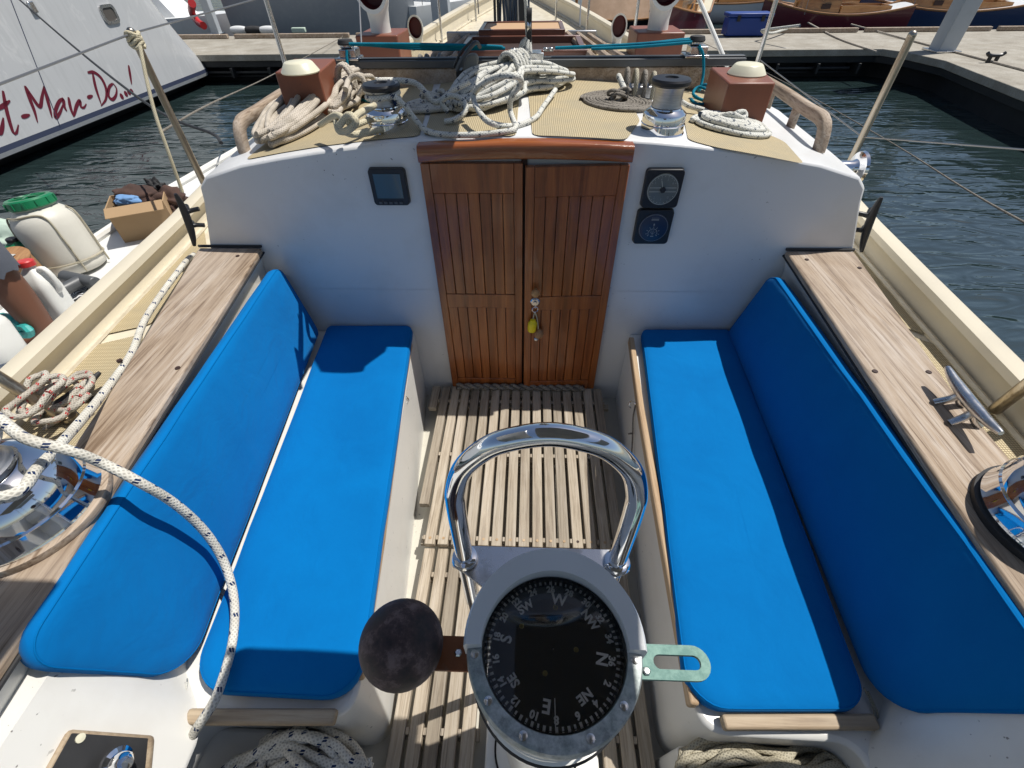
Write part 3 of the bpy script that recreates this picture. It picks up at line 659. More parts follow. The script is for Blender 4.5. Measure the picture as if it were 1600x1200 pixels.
for sx in (-1,1):                                        # fore-and-aft hatch rails
    for k in range(3):
        x0=(.40+.095*k)*sx-.035; x1=(.31+.075*k)*sx-.045
        bm=B(); tube(bm,[(x0,2.78,cabtop(x0,2.8)+.045),(x1,3.98,cabtop(x1,4.0)+.05)],.018,8,smooth=False)
        for t in (.03,.5,.97): p=V((x0,2.78,0)).lerp(V((x1,3.98,0)),t); bxx(bm,p.x-.012,p.x+.012,p.y-.02,p.y+.02,1.14,cabtop(p.x,p.y)+.028)
        part('hatch_rail',bm,'plank')
    bm=B(); bxx(bm,(.30*sx if sx>0 else -.56)-.03,(.50 if sx>0 else -.30)-.03,4.0,4.04,1.15,1.24); part('rail_end_block',bm,'alu',bev=.004)
# mast and its bundle of lines
bm=B(); lathe(bm,[(.085,0),(.085,4.2)],(-.17,5.35,1.0),seg=28); ms=part('mast',bm,'mast')
bm=B()
for i in range(9):
    x=-.275+i*.031; tube(bm,[(x,5.22+.02*math.sin(i*2),1.02),(x+.01*math.sin(i),5.22,1.2),(x+.012*math.cos(i*1.7),5.22,1.5),(x*.9,5.24,3.0)],.011,8,step=.1)
mk('halyard',bm,'rope_clean',ms)
bm=B(); [tube(bm,[(-.29-.03*i,5.2,1.03),(-.29-.028*i,5.2,1.9)],.012,8,smooth=False) for i in range(2)]; bxx(bm,-.10,-.04,5.18,5.24,1.05,1.9); mk('halyard',bm,'rope_black',ms)
bm=B(); bxx(bm,-.42,.07,5.15,5.6,.95,1.12); part('mast_step',bm,'hatch',bev=.01)
# boom with furled sail lying above the hatch
bm=B(); cyl(bm,(-.10,5.26,1.92),(-.035,1.60,1.90),.05,20); bo=part('boom',bm,'mast')
bm=B(); secs=[]
for i in range(30):
    t=i/29; y=5.1-3.48*t; x=-.10+.065*t; r=.148*(1+.07*math.sin(i*1.9)+.05*math.sin(i*4.1)); 
    if i in (0,29): r*=.6
    secs.append([(x+r*.95*math.cos(2*PI*k/20)*(1+.05*math.sin(3*k+i)),y,1.98+.05*math.sin(i*.7)*.3+r*.9*math.sin(2*PI*k/20)) for k in range(20)])
sect(bm,secs); mk('sail',bm,'canvas',bo)
# ------------------------------------------------ handrails
for sd in (-1,1):
    y0,y1=1.93,2.95; xf=lambda y: sd*(cabx(y)-.11)
    h=.085; P=[]; zt=lambda y: camber(xf(y))
    bm=B(); bar_=[(xf(y0+.0),y0,zt(y0)-.01),(xf(y0+.01),y0+.015,zt(y0)+h*.55),(xf(y0+.05),y0+.07,zt(y0)+h)]+[(xf(y),y,zt(y)+h) for y in (2.2,2.5,2.8)]+[(xf(y1),y1,zt(y1)+h)]
    PB=smoothpath(bar_,.02); sc_=[]
    for i_,p_ in enumerate(PB):
        t_=(PB[min(i_+1,len(PB)-1)]-PB[max(i_-1,0)]).normalized(); s_1=V((1,0,0)); n_1=t_.cross(s_1).normalized()
        sc_.append([p_+s_1*a_*.019+n_1*b_*.022 for a_,b_ in ((-1,-.7),(-.7,-1),(.7,-1),(1,-.7),(1,.7),(.7,1),(-.7,1),(-1,.7))])
    sect(bm,sc_)
    for y in (2.28,2.65): 
        cyl(bm,(xf(y),y,zt(y)-.01),(xf(y),y,zt(y)+h),.019,10)
    part('handrail',bm,'plank',smooth=60)
# ------------------------------------------------ black horn cleats on cabin sides, chrome fitting
def cleat(c,L,t,m,name,up=V((0,0,1)),label=None,hh=.05,rk=1):
    t=V(t).normalized(); c=V(c); bm=B()
    P=[c-t*L/2+up*(hh+.012),c-t*L*.3+up*(hh+.004),c+up*hh,c+t*L*.3+up*(hh+.004),c+t*L/2+up*(hh+.012)]
    tube(bm,P,.0115*rk,12,rf=lambda u:.45+.75*math.sin(PI*u)**.7,step=.006)
    s=t.cross(up).normalized()
    for k in (-1,1):
        for q in (-1,1): tube(bm,[c+t*k*L*.13+up*hh,c+t*k*L*.14+up*hh*.5+s*q*.010,c+t*k*L*.16+up*.004+s*q*.030*rk],.0085*rk,8,step=.006)
    return part(name,bm,m,label,smooth=70)
cleat((1.335,1.78,.88),.215,(-.12,.10,1),'black','horn_cleat',V((.3,-1,.0)).normalized(),'black cleat standing on the right end of the cabin',.045,1.1)
cleat((-1.385,1.80,.88),.215,(.10,.10,1),'black','horn_cleat',V((-.3,-1,0)).normalized(),'black cleat standing on the left end of the cabin',.045,1.1)
cleat(AZ(1492,648,.79),.23,AZ(1570,688,.84)-AZ(1490,590,.84),'steel','horn_cleat',label='shiny metal cleat on the right plank',hh=.052,rk=1.15)
cleat(AZ(128,636,.66),.20,(.35,1,0),'blackm','horn_cleat',label='dark cleat on the left side deck under tangled rope',hh=.05)
bm=B(); lathe(bm,[(.030,0),(.028,.06),(.034,.075),(.060,.084),(.063,.096),(.048,.102),(.026,.092),(.001,.09)],AX(1318,262,1.27)+V((.0,.05,-.02)),(1,.0,.02),28); part('chrome_cap_fitting',bm,'chrome',smooth=40)
# ------------------------------------------------ stanchions and lifelines
def stan(foot,top,r,m='bronze'):
    bm=B(); f,t=V(foot),V(top); cyl(bm,f,t,r,14); lathe(bm,[(r*2.2,0),(r*2.2,.008),(r*1.3,.02),(r*1.25,.06)],f,seg=16); sphere(bm,t,r*1.05,14,8); return part('stanchion',bm,m)
LT=AX(205,50,-1.72); RT=AX(1425,55,1.66)
stan((LT.x,LT.y,.70),LT,.0165); stan((RT.x,RT.y,.70),RT,.0165)
L2=AX(412,-12,-1.62); stan((L2.x,L2.y,.72),L2,.0145,'steel'); R2=AX(1222,-30,1.58); stan((R2.x,R2.y,.72),R2,.0145,'steel')
L3=AZ(68,614,.78); stan((L3.x,L3.y,.62),(-1.62,.84,1.35),.0165); 
R3=AZ(1560,640,.66); bm=B(); tube(bm,[AZ(1555,640,.68),AZ(1620,590,.86),AZ(1700,540,1.0)],.0165,12,smooth=False); part('stanchion_brace',bm,'bronze')
stan((1.50,.92,.62),(1.58,.93,1.36),.0165)
bm=B(); tube(bm,[(-1.62,.84,1.34),LT+V((0,0,-.005)),L2+V((0,0,-.02)),(-1.45,6.2,1.50),(-.4,9.8,1.72)],.004,6,smooth=False); part('lifeline',bm,'wire')
bm=B(); tube(bm,[(1.58,.93,1.35),RT+V((0,0,-.4)),(R2.x,R2.y,R2.z-.4)],.0032,6,smooth=False); part('lifeline',bm,'wire')
bm=B(); cyl(bm,AY(1137,104,2.9),AY(1082,-25,3.2),.011,10); part('shroud',bm,'white','white sheathed shroud on the right')
bm=B(); cyl(bm,AY(560,-30,3.25),AY(565,72,2.75),.004,6); cyl(bm,AY(745,-20,6),AY(748,22,6),.006,6); cyl(bm,AY(908,-20,5.6),AY(906,40,5.0),.006,6); part('shroud',bm,'wire')
# pulpit / distant stanchions on bow
for (x,y) in ((-1.28,5.1),(-1.0,6.3),(-.72,7.5),(.93,5.1),(.62,6.3),(.32,7.5)):
    bm=B(); cyl(bm,(x,y,shz(y)),(x,y,shz(y)+.75),.013,8); part('stanchion',bm,'steel')
# ------------------------------------------------ compass pedestal
PX,PY=.063,.190
bm=B()
lathe(bm,[(.115,-.012),(.115,0),(.085,.012),(.078,.05),(.078,.62),(.085,.66),(.108,.70),(.112,.79),(.106,.795),(.104,.86),(.113,.868),(.115,.90),(.108,.905),(.106,.955)],(PX,PY,0),seg=64)
ped=part('compass_pedestal',bm,'white','white pedestal carrying the compass',smooth=35)
bm=B(); lathe(bm,[(.118,.862),(.121,.866),(.121,.872),(.118,.876)],(PX,PY,0),seg=64,caps=False); lathe(bm,[(.1165,.0),(.122,.004),(.12,.01)],(PX,PY,-.008),seg=64,caps=False); mk('gasket',bm,'blackm',ped)
bm=B(); lathe(bm,[(.100,.957),(.118,.957),(.1205,.965),(.1205,.985),(.118,.992),(.100,.994),(.098,.985),(.098,.96)],(PX,PY,0),seg=72,caps=False); bez=mk('bezel',bm,'zinc',ped,smooth=30)
bm=B()
for a in (-8,-38,-68,-112,-142,188,): 
    a=R_(a); lathe(bm,[(.0055,0),(.0055,.0018),(.002,.003)],(PX+.109*math.cos(a),PY+.109*math.sin(a),.9925),seg=12)
mk('screw',bm,'steel',ped)
bm=B()                                                    # hood over the forward half
secs=[]
for i in range(41):
    a=R_(-4+188*i/40); c,s=math.cos(a),math.sin(a); k=math.sin(max(0,min(PI,a)))
    def pt(r,z): return (PX+r*c,PY+r*s,z)
    ro=.1235; secs.append([pt(ro,.966),pt(ro,1.004+.014*k),pt(ro-.004,1.012+.018*k),pt(.100-.013*k,1.008+.020*k),pt(.099-.013*k,1.003+.016*k),pt(.1,.966)])
sect(bm,secs); mk('hood',bm,'hoodw',ped,smooth=40)
bm=B(); lathe(bm,[(.0985,.93),(.0985,.985),(.096,.985),(.093,.972),(.001,.972)],(PX,PY,0),seg=64,caps=False); cardb=mk('compass_bowl',bm,'glassdk',ped,smooth=30)
# card markings: flat printed strokes on the black card
zc=.9725; cm=B()
def cl(a,r0,r1,w,z=zc):
    c,s=math.cos(a),math.sin(a); n=(-s*w/2,c*w/2)
    cm.faces.new([cm.verts.new(p) for p in ((PX+c*r0-n[0],PY+s*r0-n[1],z),(PX+c*r1-n[0],PY+s*r1-n[1],z),(PX+c*r1+n[0],PY+s*r1+n[1],z),(PX+c*r0+n[0],PY+s*r0+n[1],z))])
a0=R_(-9)                                                 # where N sits on the card, measured from the boat's right
def ang(deg): return a0-R_(deg)                           # compass degrees run clockwise seen from above; N is to the right
for k in range(72):
    a=ang(k*5); cl(a,.0880,.0925 if k%2 else .0950,.0026 if k%2 else .0036)
cl(R_(-90),.058,.092,.0011,zc+.002); cl(R_(90),.082,.095,.0011,zc+.002); cl(ang(225-9),.072,.092,.0009); cl(ang(305),.070,.091,.0009)
def glyph(s,deg,r,size,bold=.0):
    a=ang(deg); rot=Matrix.Rotation(a+PI/2+(PI),3,'Z') if False else Matrix.Rotation(a-PI/2,3,'Z')
    t=txt(None,s,(PX+r*math.cos(a),PY+r*math.sin(a),zc+.0003),size,None,rot,ext=.0001,bold=.0006); me=bpy.data.meshes.new('x'); t.to_mesh(me); t.free(); cm.from_mesh(me)
for s,d in (('N',0),('NE',45),('E',90),('SE',135),('S',180),('SW',225),('W',270),('NW',315)): glyph(s,d,.0670,.0225 if len(s)==1 else .0165)
for n_ in range(2,38,2):
    glyph(str(n_),n_*10,.0808,.0125)
mk('card_marks',cm,mat('white_compass_print',(.8,.8,.77),.6),ped)
bm=B()
for dx,dy in ((-.045,.028),(.032,.0),(-.012,-.03),(.005,.055)): lathe(bm,[(.0022,.0),(.0034,.0006),(.0034,0)],(PX+dx,PY+dy,zc),seg=14)
mk('rivet',bm,mat('brass_rivet',(.4,.33,.12),.4,.6),ped)
bm=B(); lathe(bm,[(.0978,.990),(.0978,.991),(.07,.9945),(.035,.9965),(.001,.997)],(PX,PY,0),seg=64,caps=False)
gm=mat('clear_compass_glass',(1,1,1),.02); gb=gm.node_tree.nodes['Principled BSDF']; gb.inputs['Transmission Weight'].default_value=1; gb.inputs['IOR'].default_value=1.12
# thin glass: mostly transparent with a mirror coat
gn=gm.node_tree; tr=gn.nodes.new('ShaderNodeBsdfTransparent'); gl_=gn.nodes.new('ShaderNodeBsdfGlossy'); gl_.inputs['Roughness'].default_value=.02; fr=gn.nodes.new('ShaderNodeFresnel'); fr.inputs[0].default_value=1.5; mx=gn.nodes.new('ShaderNodeMixShader')
gn.links.new(fr.outputs[0],mx.inputs[0]); gn.links.new(tr.outputs[0],mx.inputs[1]); gn.links.new(gl_.outputs[0],mx.inputs[2]); gn.links.new(mx.outputs[0],gn.nodes['Material Output'].inputs[0])
mk('compass_glass',bm,gm,ped,smooth=80)
# raised lettering-like casting marks on the bezel are too worn to read; a worn boss stands there
# balance sphere and its bracket on the left, slotted bracket on the right
bm=B(); bxx(bm,-.155,PX-.11,.168,.214,.925,.932); mk('bracket',bm,'verd',ped,bev=.001,label='rust-stained bracket holding the iron sphere')
bm=B(); sphere(bm,(-.152,.190,.972),.0585,40,26); mk('iron_sphere',bm,'iron',ped,label='round rusty black iron sphere')
bm=B(); pts=[(PX+.10,.168),(.272,.168)]+[(.272+.023*math.sin(R_(a)),.191-.023*math.cos(R_(a))) for a in range(15,180,15)]+[(.272,.214),(PX+.10,.214)]
hole=[(.222+.0095*math.sin(R_(a)),.191-.0095*math.cos(R_(a))) for a in range(180,361,20)]+[(.272+.0095*math.sin(R_(a)),.191-.0095*math.cos(R_(a))) for a in range(0,181,20)]
z=.918
for zz in (z,z+.007):
    vo=[bm.verts.new((x,y,zz)) for x,y in pts]; vh=[bm.verts.new((x,y,zz)) for x,y in hole]
    eo=[bm.edges.new((vo[i],vo[(i+1)%len(vo)])) for i in range(len(vo))]; eh=[bm.edges.new((vh[i],vh[(i+1)%len(vh)])) for i in range(len(vh))]
    bmesh.ops.triangle_fill(bm,edges=eo+eh,use_beauty=True)
    if zz==z: A_,B_=vo,vh
    else:
        for P_,Q_ in ((A_,vo),(B_,vh)):
            for i in range(len(P_)): bm.faces.new((P_[i],P_[(i+1)%len(P_)],Q_[(i+1)%len(Q_)],Q_[i]))
mk('bracket',bm,'verd',ped,label='green slotted bracket reaching to the right')
bm=B(); [lathe(bm,[(.006,0),(.006,.003),(.004,.005)],(x,y,z_),seg=6) for x,y,z_ in ((-.075,.191,.932),(.20,.178,.925),(.20,.204,.925))]; mk('screw',bm,'steel',ped)
# guard rail
Yr=.325; xl,xr=-.078,.172; zs=[-.0,.3,.6,.9,1.05]
P=[(xl,Yr,z) for z in (.0,.4,.8,1.0)]+[(xl+.0015,Yr,1.12),(xl+.006,Yr,1.165),(xl+.022,Yr,1.215),(xl+.055,Yr,1.256),(xl+.09,Yr,1.274),((xl+xr)/2,Yr,1.281),(xr-.09,Yr,1.274),(xr-.055,Yr,1.256),(xr-.022,Yr,1.215),(xr-.006,Yr,1.165),(xr-.0015,Yr,1.12)]+[(xr,Yr,z) for z in (1.0,.8,.4,.0)]
bm=B(); tube(bm,P,.0142,28,step=.006); mk('guard_rail',bm,'chrome',ped,smooth=80)
bm=B(); pts=[(xl-.02,Yr+.012),(xl-.02,Yr-.012),(xl+.0,Yr-.022),(xl+.04,Yr-.05),(PX-.07,PY+.06),(PX+.07,PY+.06),(xr-.04,Yr-.05),(xr,Yr-.022),(xr+.02,Yr-.012),(xr+.02,Yr+.012),(xr,Yr+.024),(xl,Yr+.024)]
prism(bm,[(x,y,.944) for x,y in pts],(0,0,.006)); 
mk('rail_plate',bm,'steel',ped,bev=.001)
bm=B(); [lathe(bm,[(.0215,0),(.022,.004),(.020,.010),(.0155,.012)],(x,Yr,.951),seg=32) for x in (xl,xr)]; mk('collar',bm,'chrome',ped)
bm=B(); [lathe(bm,[(.008,0),(.010,.003),(.003,.004)],(x,y,-.012),seg=16) for x,y in ((-.035,.135),(-.04,-.02),(.2,.1))]; mk('deck_bolt',bm,'wood',boat)
# sloping side decks beside the helm
for sd,xa,xb in ((-1,.74,.884),(1,.80,.93)):
    bm=B(); secs=[]
    for y,a in ((-.9,xa),(-.3,xa),(.13,xa),(.165,xa+.008),(.21,xa+.04),(.27,xa+.10),(.33,xb-.01),(.42,xb+.012)):
        a=min(a,xb-.004) if y<.4 else a
        secs.append([(sd*a,y,.352),(sd*(xb+.1),y,.352),(sd*(xb+.1),y,.70),(sd*(xb+(.012 if y>.4 else -.004)),y,.70),(sd*(a+(xb-a)*.5),y,.52)])
    sect(bm,secs); part('helm_side_deck',bm,'gel2',smooth=60)
def FP(px,py):
    n=V((.34,0,.144)).normalized(); p0=V((-.74,0,.357)); d=ray(px,py); return CAM+d*((p0-CAM).dot(n)/d.dot(n))
# engine panel on the aft left deck
bm=B(); P=[FP(x,y) for x,y in ((108,1140),(243,1150),(235,1240),(60,1225))]; prism(bm,[p+V((-.03,0,-.03)) for p in P],(.037,0,.042)); q=part('engine_panel',bm,'battenx','wood-framed black engine panel on the left aft deck',bev=.008)
c=sum(P,V((0,0,0)))/4; bm=B(); prism(bm,[c+(p-c)*.86+V((.006,0,.010)) for p in P],(0,0,.007)); mk('panel_face',bm,'blackm',q,bev=.002)
bm=B(); lathe(bm,[(.028,0),(.028,.008),(.02,.012),(.018,.03),(.01,.04),(.001,.041)],c+V((.03,-.005,.016)),(.9,0,.4),24); mk('panel_knob',bm,'chrome',q)
bm=B(); lathe(bm,[(.008,0),(.008,.003),(.001,.004)],P[0].lerp(c,.3)+V((.008,0,.014)),(.9,0,.4),12); mk('panel_screw',bm,'ivory',q)
# drum hull vents, stowage pocket ring on right helm side omitted: not in the photograph
# ================================================================== CUSHIONS
def pad(name,c00,c10,c11,c01,t,rad,label,seed=0,crown=.004):
    c=[V(c00),V(c10),V(c11),V(c01)]; L=((c[1]-c[0]).length+(c[2]-c[3]).length)/2; W=((c[3]-c[0]).length+(c[2]-c[1]).length)/2
    n=(c[1]-c[0]).cross(c[3]-c[0]).normalized()
    if rad is None: rad=[.07]*4
    def ring(d,h):
        out=[]
        for (u,v,su,sv,a0,r) in ((1,1,-1,-1,0,rad[2]),(0,1,1,-1,90,rad[3]),(0,0,1,1,180,rad[0]),(1,0,-1,1,270,rad[1])):
            r=max(r-d,.004); K=8
            for k in range(K+1):
                a=R_(a0+90*k/K); uu=u*L+su*(d+r)+r*math.cos(a); vv=v*W+sv*(d+r)+r*math.sin(a); out.append((uu/L,vv/W))
        # densify straight runs
        D=[]; m=len(out)
        for i,(a,b) in enumerate(out):
            a2,b2=out[(i+1)%m]; q=1
            if i%9==8: q=12 if abs(a2-a)*L>abs(b2-b)*W else 5
            for j in range(q): D.append((a+(a2-a)*j/q,b+(b2-b)*j/q))
        res=[]
        for u_,v_ in D:
            p=c[0]*(1-u_)*(1-v_)+c[1]*u_*(1-v_)+c[2]*u_*v_+c[3]*(1-u_)*v_
            hh=h+(.0035*noise.noise(V((u_*7+seed,v_*4,seed)))+.002*noise.noise(V((u_*25+seed,v_*12,1))) if h>-t*.15 else 0)
            res.append(p+n*hh+n.cross(c[1]-c[0]).normalized()*(.0025*noise.noise(V((u_*9,seed,v_*6)))))
        return res
    bm=B(); rr=[(.010,-t),(.001,-t*.93),(-.003,-t*.5),(.0,-t*.12),(.004,-.003),(.012,.001),(.035,crown*.5),(.07,crown*.85),(.11,crown),(W/2-.03,crown)]
    rings=[[bm.verts.new(p) for p in ring(d,h)] for d,h in rr]; m=len(rings[0])
    for a,b in zip(rings,rings[1:]):
        for i in range(m): bm.faces.new((a[i],a[(i+1)%m],b[(i+1)%m],b[i]))
    bm.faces.new(rings[-1]); bm.faces.new(rings[0][::-1])
    o=mk(name,bm,'blue',None,label,'cushion','blue canvas cockpit cushions',smooth=60)
    bm=B(); pr=ring(.0020,-.004); tube(bm,pr+[pr[0]],.0020,6,smooth=False,caps=False); mk('piping',bm,'bluedk',o,smooth=80)
    return o
zt=.402
pad('seat_cushion',AZ(640,518,zt),AZ(508,520,zt),AZ(302,1078,zt),AZ(558,1092,zt),.045,[.03,.03,.085,.085],'flat blue seat cushion left of the cockpit well, dark boom shadow at its far end',1) if False else None
def P4(*a): return a
pad('seat_cushion',AZ(558,1092,zt),AZ(644,508,zt),AZ(512,508,zt),AZ(291,1078,zt),.045,[.09,.035,.03,.09],'flat blue seat cushion left of the cockpit well, rope over its near corner',1)
pad('seat_cushion',AZ(1362,1108,zt),AZ(1141,514,zt),AZ(1003,514,zt),AZ(1078,1108,zt),.045,[.06,.03,.03,.09],'flat blue seat cushion just right of the cockpit well',2)
pad('backrest_cushion',AZ(296,1058,.392),AZ(500,518,.40),AZ(437,414,.73),AZ(22,1040,.795),.042,[.10,.03,.05,.07],'blue backrest cushion leaning on the left coaming, crossed by a thick rope',3,.005)
pad('backrest_cushion',AZ(1692,1112,.785),AZ(1206,426,.725),AZ(1136,518,.40),AZ(1372,1112,.388),.042,[.07,.05,.03,.10],'blue backrest cushion leaning on the right coaming, fully in shade',4,.005)
# ================================================================== GRATINGS
def grate(name,y0,y1,x0f,x1f,z,label,n0,pitch,w,th=.030):
    bm=B(); 
    for k in range(n0):
        cx=-.455+pitch*k; ya=None
        N_=40; seg=[y for y in [y0+(y1-y0)*i/N_ for i in range(N_+1)] if x0f(y)<cx-w*.35 and cx+w*.35<x1f(y)]
        if not seg or seg[-1]-seg[0]<.06: continue
        a,b=seg[0],seg[-1]; j=random.uniform(-.0012,.0012)
        bxx(bm,cx-w/2+j,cx+w/2+j,a,b,z-th,z+random.uniform(-.001,.001))
    o=mk(name,bm,'slat',None,label,'floor grating','teak gratings on the cockpit floor',bev=.0025)
    for y in ([y0+.03,(y0+y1)/2,y1-.10] if y1-y0>.7 else [y0+.1,y1-.07]):
        bm=B(); bxx(bm,x0f(y)+.012,x1f(y)-.012,y-.016,y+.016,z-th-.02,z-th-.0005)
        for k in range(n0):
            cx=-.455+pitch*(k+.5)
            if x0f(y)+.02<cx<x1f(y)-.02: bxx(bm,cx-(pitch-w)/2+.001,cx+(pitch-w)/2-.001,y-.009,y+.009,z-th-.0004,z-.004)
        mk('crossbar',bm,'slat',o,bev=.001)
    for k in range(n0):
        cx=-.455+pitch*k
        for y in (y0+.025,) if y1-y0>.7 else (y1-.07,.2):
            if x0f(y)+.03<cx<x1f(y)-.03 and k%1==0: 
                bm=B(); cyl(bm,(cx,y,z-.003),(cx,y,z+.0016),.0055,10); mk('plug',bm,'hole' if k==13 else 'batten',o)
    return o
gx0=lin([(0,-.375),(.8,-.40),(1.66,-.485)]); gx1=lin([(0,.40),(.8,.40),(1.66,.455)])
grate('floor_grating',.795,1.665,gx0,gx1,.02,'pale slatted teak grating in front of the cabin doors',18,.0525,.0405)
gl=lin([(-.5,-.37),(.8,-.385)]); grate('floor_grating',-.35,.790,gl,lambda y:-.095,-.005,'slatted teak grating to the left of the compass pedestal',9,.0525,.0405)
def grateR():
    return grate('floor_grating',-.35,.790,lambda y:.25,lin([(-.5,.40),(.8,.40)]),-.005,'slatted teak grating to the right of the compass pedestal',18,.0525,.0405)
grateR()
grate('floor_grating',.43,.790,lambda y:-.09,lambda y:.245,-.008,'short slatted teak grating just ahead of the pedestal',18,.0525,.0405)
# ================================================================== ROPES
def surf(x,y): return camber(x)+.003
r1=.0108
# the long sheet: forward along the side deck, round the left winch
ropeobj('sheet_rope',[[AZ(303,398,.68),AZ(287,413,.72),AZ(232,490,.74),AZ(205,553,.76),AZ(165,610,.80),AZ(120,665,.86),AZ(62,728,.93),AZ(10,775,.96),(-1.13,.40,.975),(-1.19,.43,.975),(-1.20,.50,.977),(-1.15,.56,.98),(-1.08,.56,.982),(-1.04,.51,.984),(-1.04,.44,.987),(-1.08,.395,.990),(-1.14,.39,.993),(-1.19,.43,.996),(-1.19,.51,1.0),(-1.14,.56,1.006),(-1.07,.57,1.015),AZ(40,685,1.0),AZ(112,705,.955),AZ(160,724,.90),AZ(215,752,.845),AZ(270,785,.74),AZ(315,825,.62),AZ(345,868,.52),AZ(362,915,.455),AZ(367,960,.43),AZ(362,1010,.425),AZ(348,1060,.422),AZ(335,1095,.425),AZ(318,1122,.415),AZ(303,1145,.37),AZ(296,1165,.33)]],r1,'rope_blue','thick white rope with navy flecks from left deck round winch over blue cushion','rope',seg=12)
# flat coils
def flat(c,r0,r1,turns,th,m,name,label,tail=None,lift=.0,ecc=1):
    P=[]; n=int(turns*22)
    for i in range(n+1):
        a=2*PI*i/22; r=r0+(r1-r0)*i/n*(1+.012*math.sin(a*1.7+i)); x=c[0]+r*math.cos(a); y=c[1]+r*ecc*math.sin(a); P.append(V((x,y,surf(x,y)+th+lift*(1-i/n)+.0015*math.sin(a*2.3))))
    if tail: P+= [V(t) for t in tail]
    if 'oval' in label: P=[V((c[0]+(p.x-c[0])*.85,c[1]+(p.y-c[1])*.85,p.z+.016)) for p in P[:n]][::-1]+[V((c[0]+.03,c[1],surf(*c[:2])+.02))]+P
    mid=[]
    k=random.Random(len(label))
    for j in range(3):
        a0=k.uniform(0,6); mid.append([V((c[0]+.03*math.cos(a0+a)*(1+.3*j),c[1]+.022*math.sin(a0+a*1.3),surf(*c[:2])+th*2.3+.012*j+.01*math.sin(a*2))) for a in [x*.7 for x in range(9)]])
    return ropeobj(name,[P]+mid,th,m,label,'rope coil','rope coils on the cabin top',seg=8,step=.02)
flat((.385,2.20),.03,.155,9.5,.0068,'rope_dark','flat_coil','mottled dark grey rope laid in a flat spiral mat beside the right winch')
flat((.805,1.985),.035,.155,7.5,.0092,'rope_clean','flat_coil','clean white rope laid in a flat oval spiral between the right winch and brown box',tail=[AC(1105,175,.02),AC(1075,165,.03),AC(1060,155,.05)],ecc=.75,lift=.01)
flat((-.385,2.15),.03,.14,6,.0088,'rope_blue','flat_coil','white rope with navy flecks laid in a flat coil right of the left winch',ecc=.8,lift=.008)
# hanks
def hank(p0,p1,wid,n,th,m,label,pinch=.5,seed=1,hgt=.06,wraps=5,extra=None,base=surf,lump=1,name='rope_hank',wm=None,group='rope coils on the cabin top'):
    rd=random.Random(seed); p0,p1=V(p0),V(p1); ax=(p1-p0); L=ax.length; ax.normalize(); sx=ax.cross(V((0,0,1))).normalized(); paths=[]
    for i in range(n):
        e0=rd.uniform(-.03,.05)*L; e1=rd.uniform(-.05,.04)*L; w=wid*rd.uniform(.35,1.0); o=rd.uniform(-.22,.22)*wid; hz=rd.uniform(0,1)*hgt; ph=rd.uniform(-.2,.2); P=[]
        for k in range(16):
            a=2*PI*k/16; t=.5-.5*math.cos(a); s=e0+(L+e1-e0)*t; u=s/L
            pin=1-.55*math.exp(-((u-pinch)/.13)**2)
            l=math.sin(a+ph)*w*.5*pin+o*pin+rd.uniform(-.016,.016)
            p=p0+ax*s+sx*l; z=base(p.x,p.y)+th+hz*(.35+.65*math.sin(PI*min(max(u,0),1)))*lump+rd.uniform(0,.010)
            P.append(V((p.x,p.y,z)))
        paths.append(smoothpath(P,.02,True)+[P[0]])
    bm=B()
    for P in paths: tube(bm,P[:-1]+[P[0]],th,8,smooth=False)
    c=p0+ax*L*pinch; R0=hgt*.5+th*2
    W=[]
    for k in range(wraps*14+1):
        a=2*PI*k/14; W.append(c+ax*((k/14-wraps/2)*th*2.05)+sx*math.cos(a)*(wid*.22+th)+V((0,0,1))*(base(c.x,c.y)-c.z+R0+math.sin(a)*(R0))) 
    if wraps: tube(bm,W,th,8,step=.03)
    for e in extra or []: tube(bm,e,th,8)
    return mk(name,bm,m,None,label,'rope coil',group,smooth=80)
hank(AC(712,178),AC(868,128),.24,26,.0098,'rope_clean','large tangled hank of clean white rope at the middle of the cabin top',.55,5,.11,5,
  extra=[[AC(868,140,.03),AC(850,165,.02),AC(835,185,.012),AC(800,197,.012),AC(760,188,.05),AC(740,150,.09),AC(765,125,.15),AC(800,118,.17),AC(815,128,.14),AC(800,150,.10),AC(797,172,.05),AC(805,196,.016),AC(802,203,.013),AC(780,207,.012),AC(735,211,.012),AC(690,210,.012),AC(665,203,.014),AC(650,188,.03),AC(632,165,.08),AC(615,150,.115)],
         [AC(700,175,.03),AC(690,160,.06),AC(702,150,.08),AC(722,155,.07),AC(728,172,.04),AC(712,186,.02),AC(695,190,.014)]])
hank(AC(425,232),AC(575,128),.25,24,.0112,'rope_grey','large hank of grimy grey-beige rope piled beside the left brown box',.47,11,.11,3,
  extra=[[AC(560,150,.06),AC(570,130,.10),AC(560,118,.13),AC(545,125,.12),AC(540,140,.10)]])
hank(AC(520,190),AC(578,150),.13,7,.0105,'rope_grey','small upright bunch of grey-beige rope behind the left winch',.5,17,.12,2)
ropeobj('rope_knot',[[AC(500,195,.06),AC(525,180,.10),AC(545,190,.12),AC(560,178,.13),AC(585,165,.10)],[AC(530,196,.11),AC(545,180,.14),AC(556,190,.13),AC(545,203,.10),AC(530,205,.07),AC(525,190,.09)],[AC(545,200,.05),AC(570,190,.05),AC(590,180,.04)],[AC(535,205,.05),AC(552,210,.05),AC(580,205,.03),AC(600,203,.012)]],.0105,'rope_cream','knot of clean cream rope tied round the grey hank',group=None)
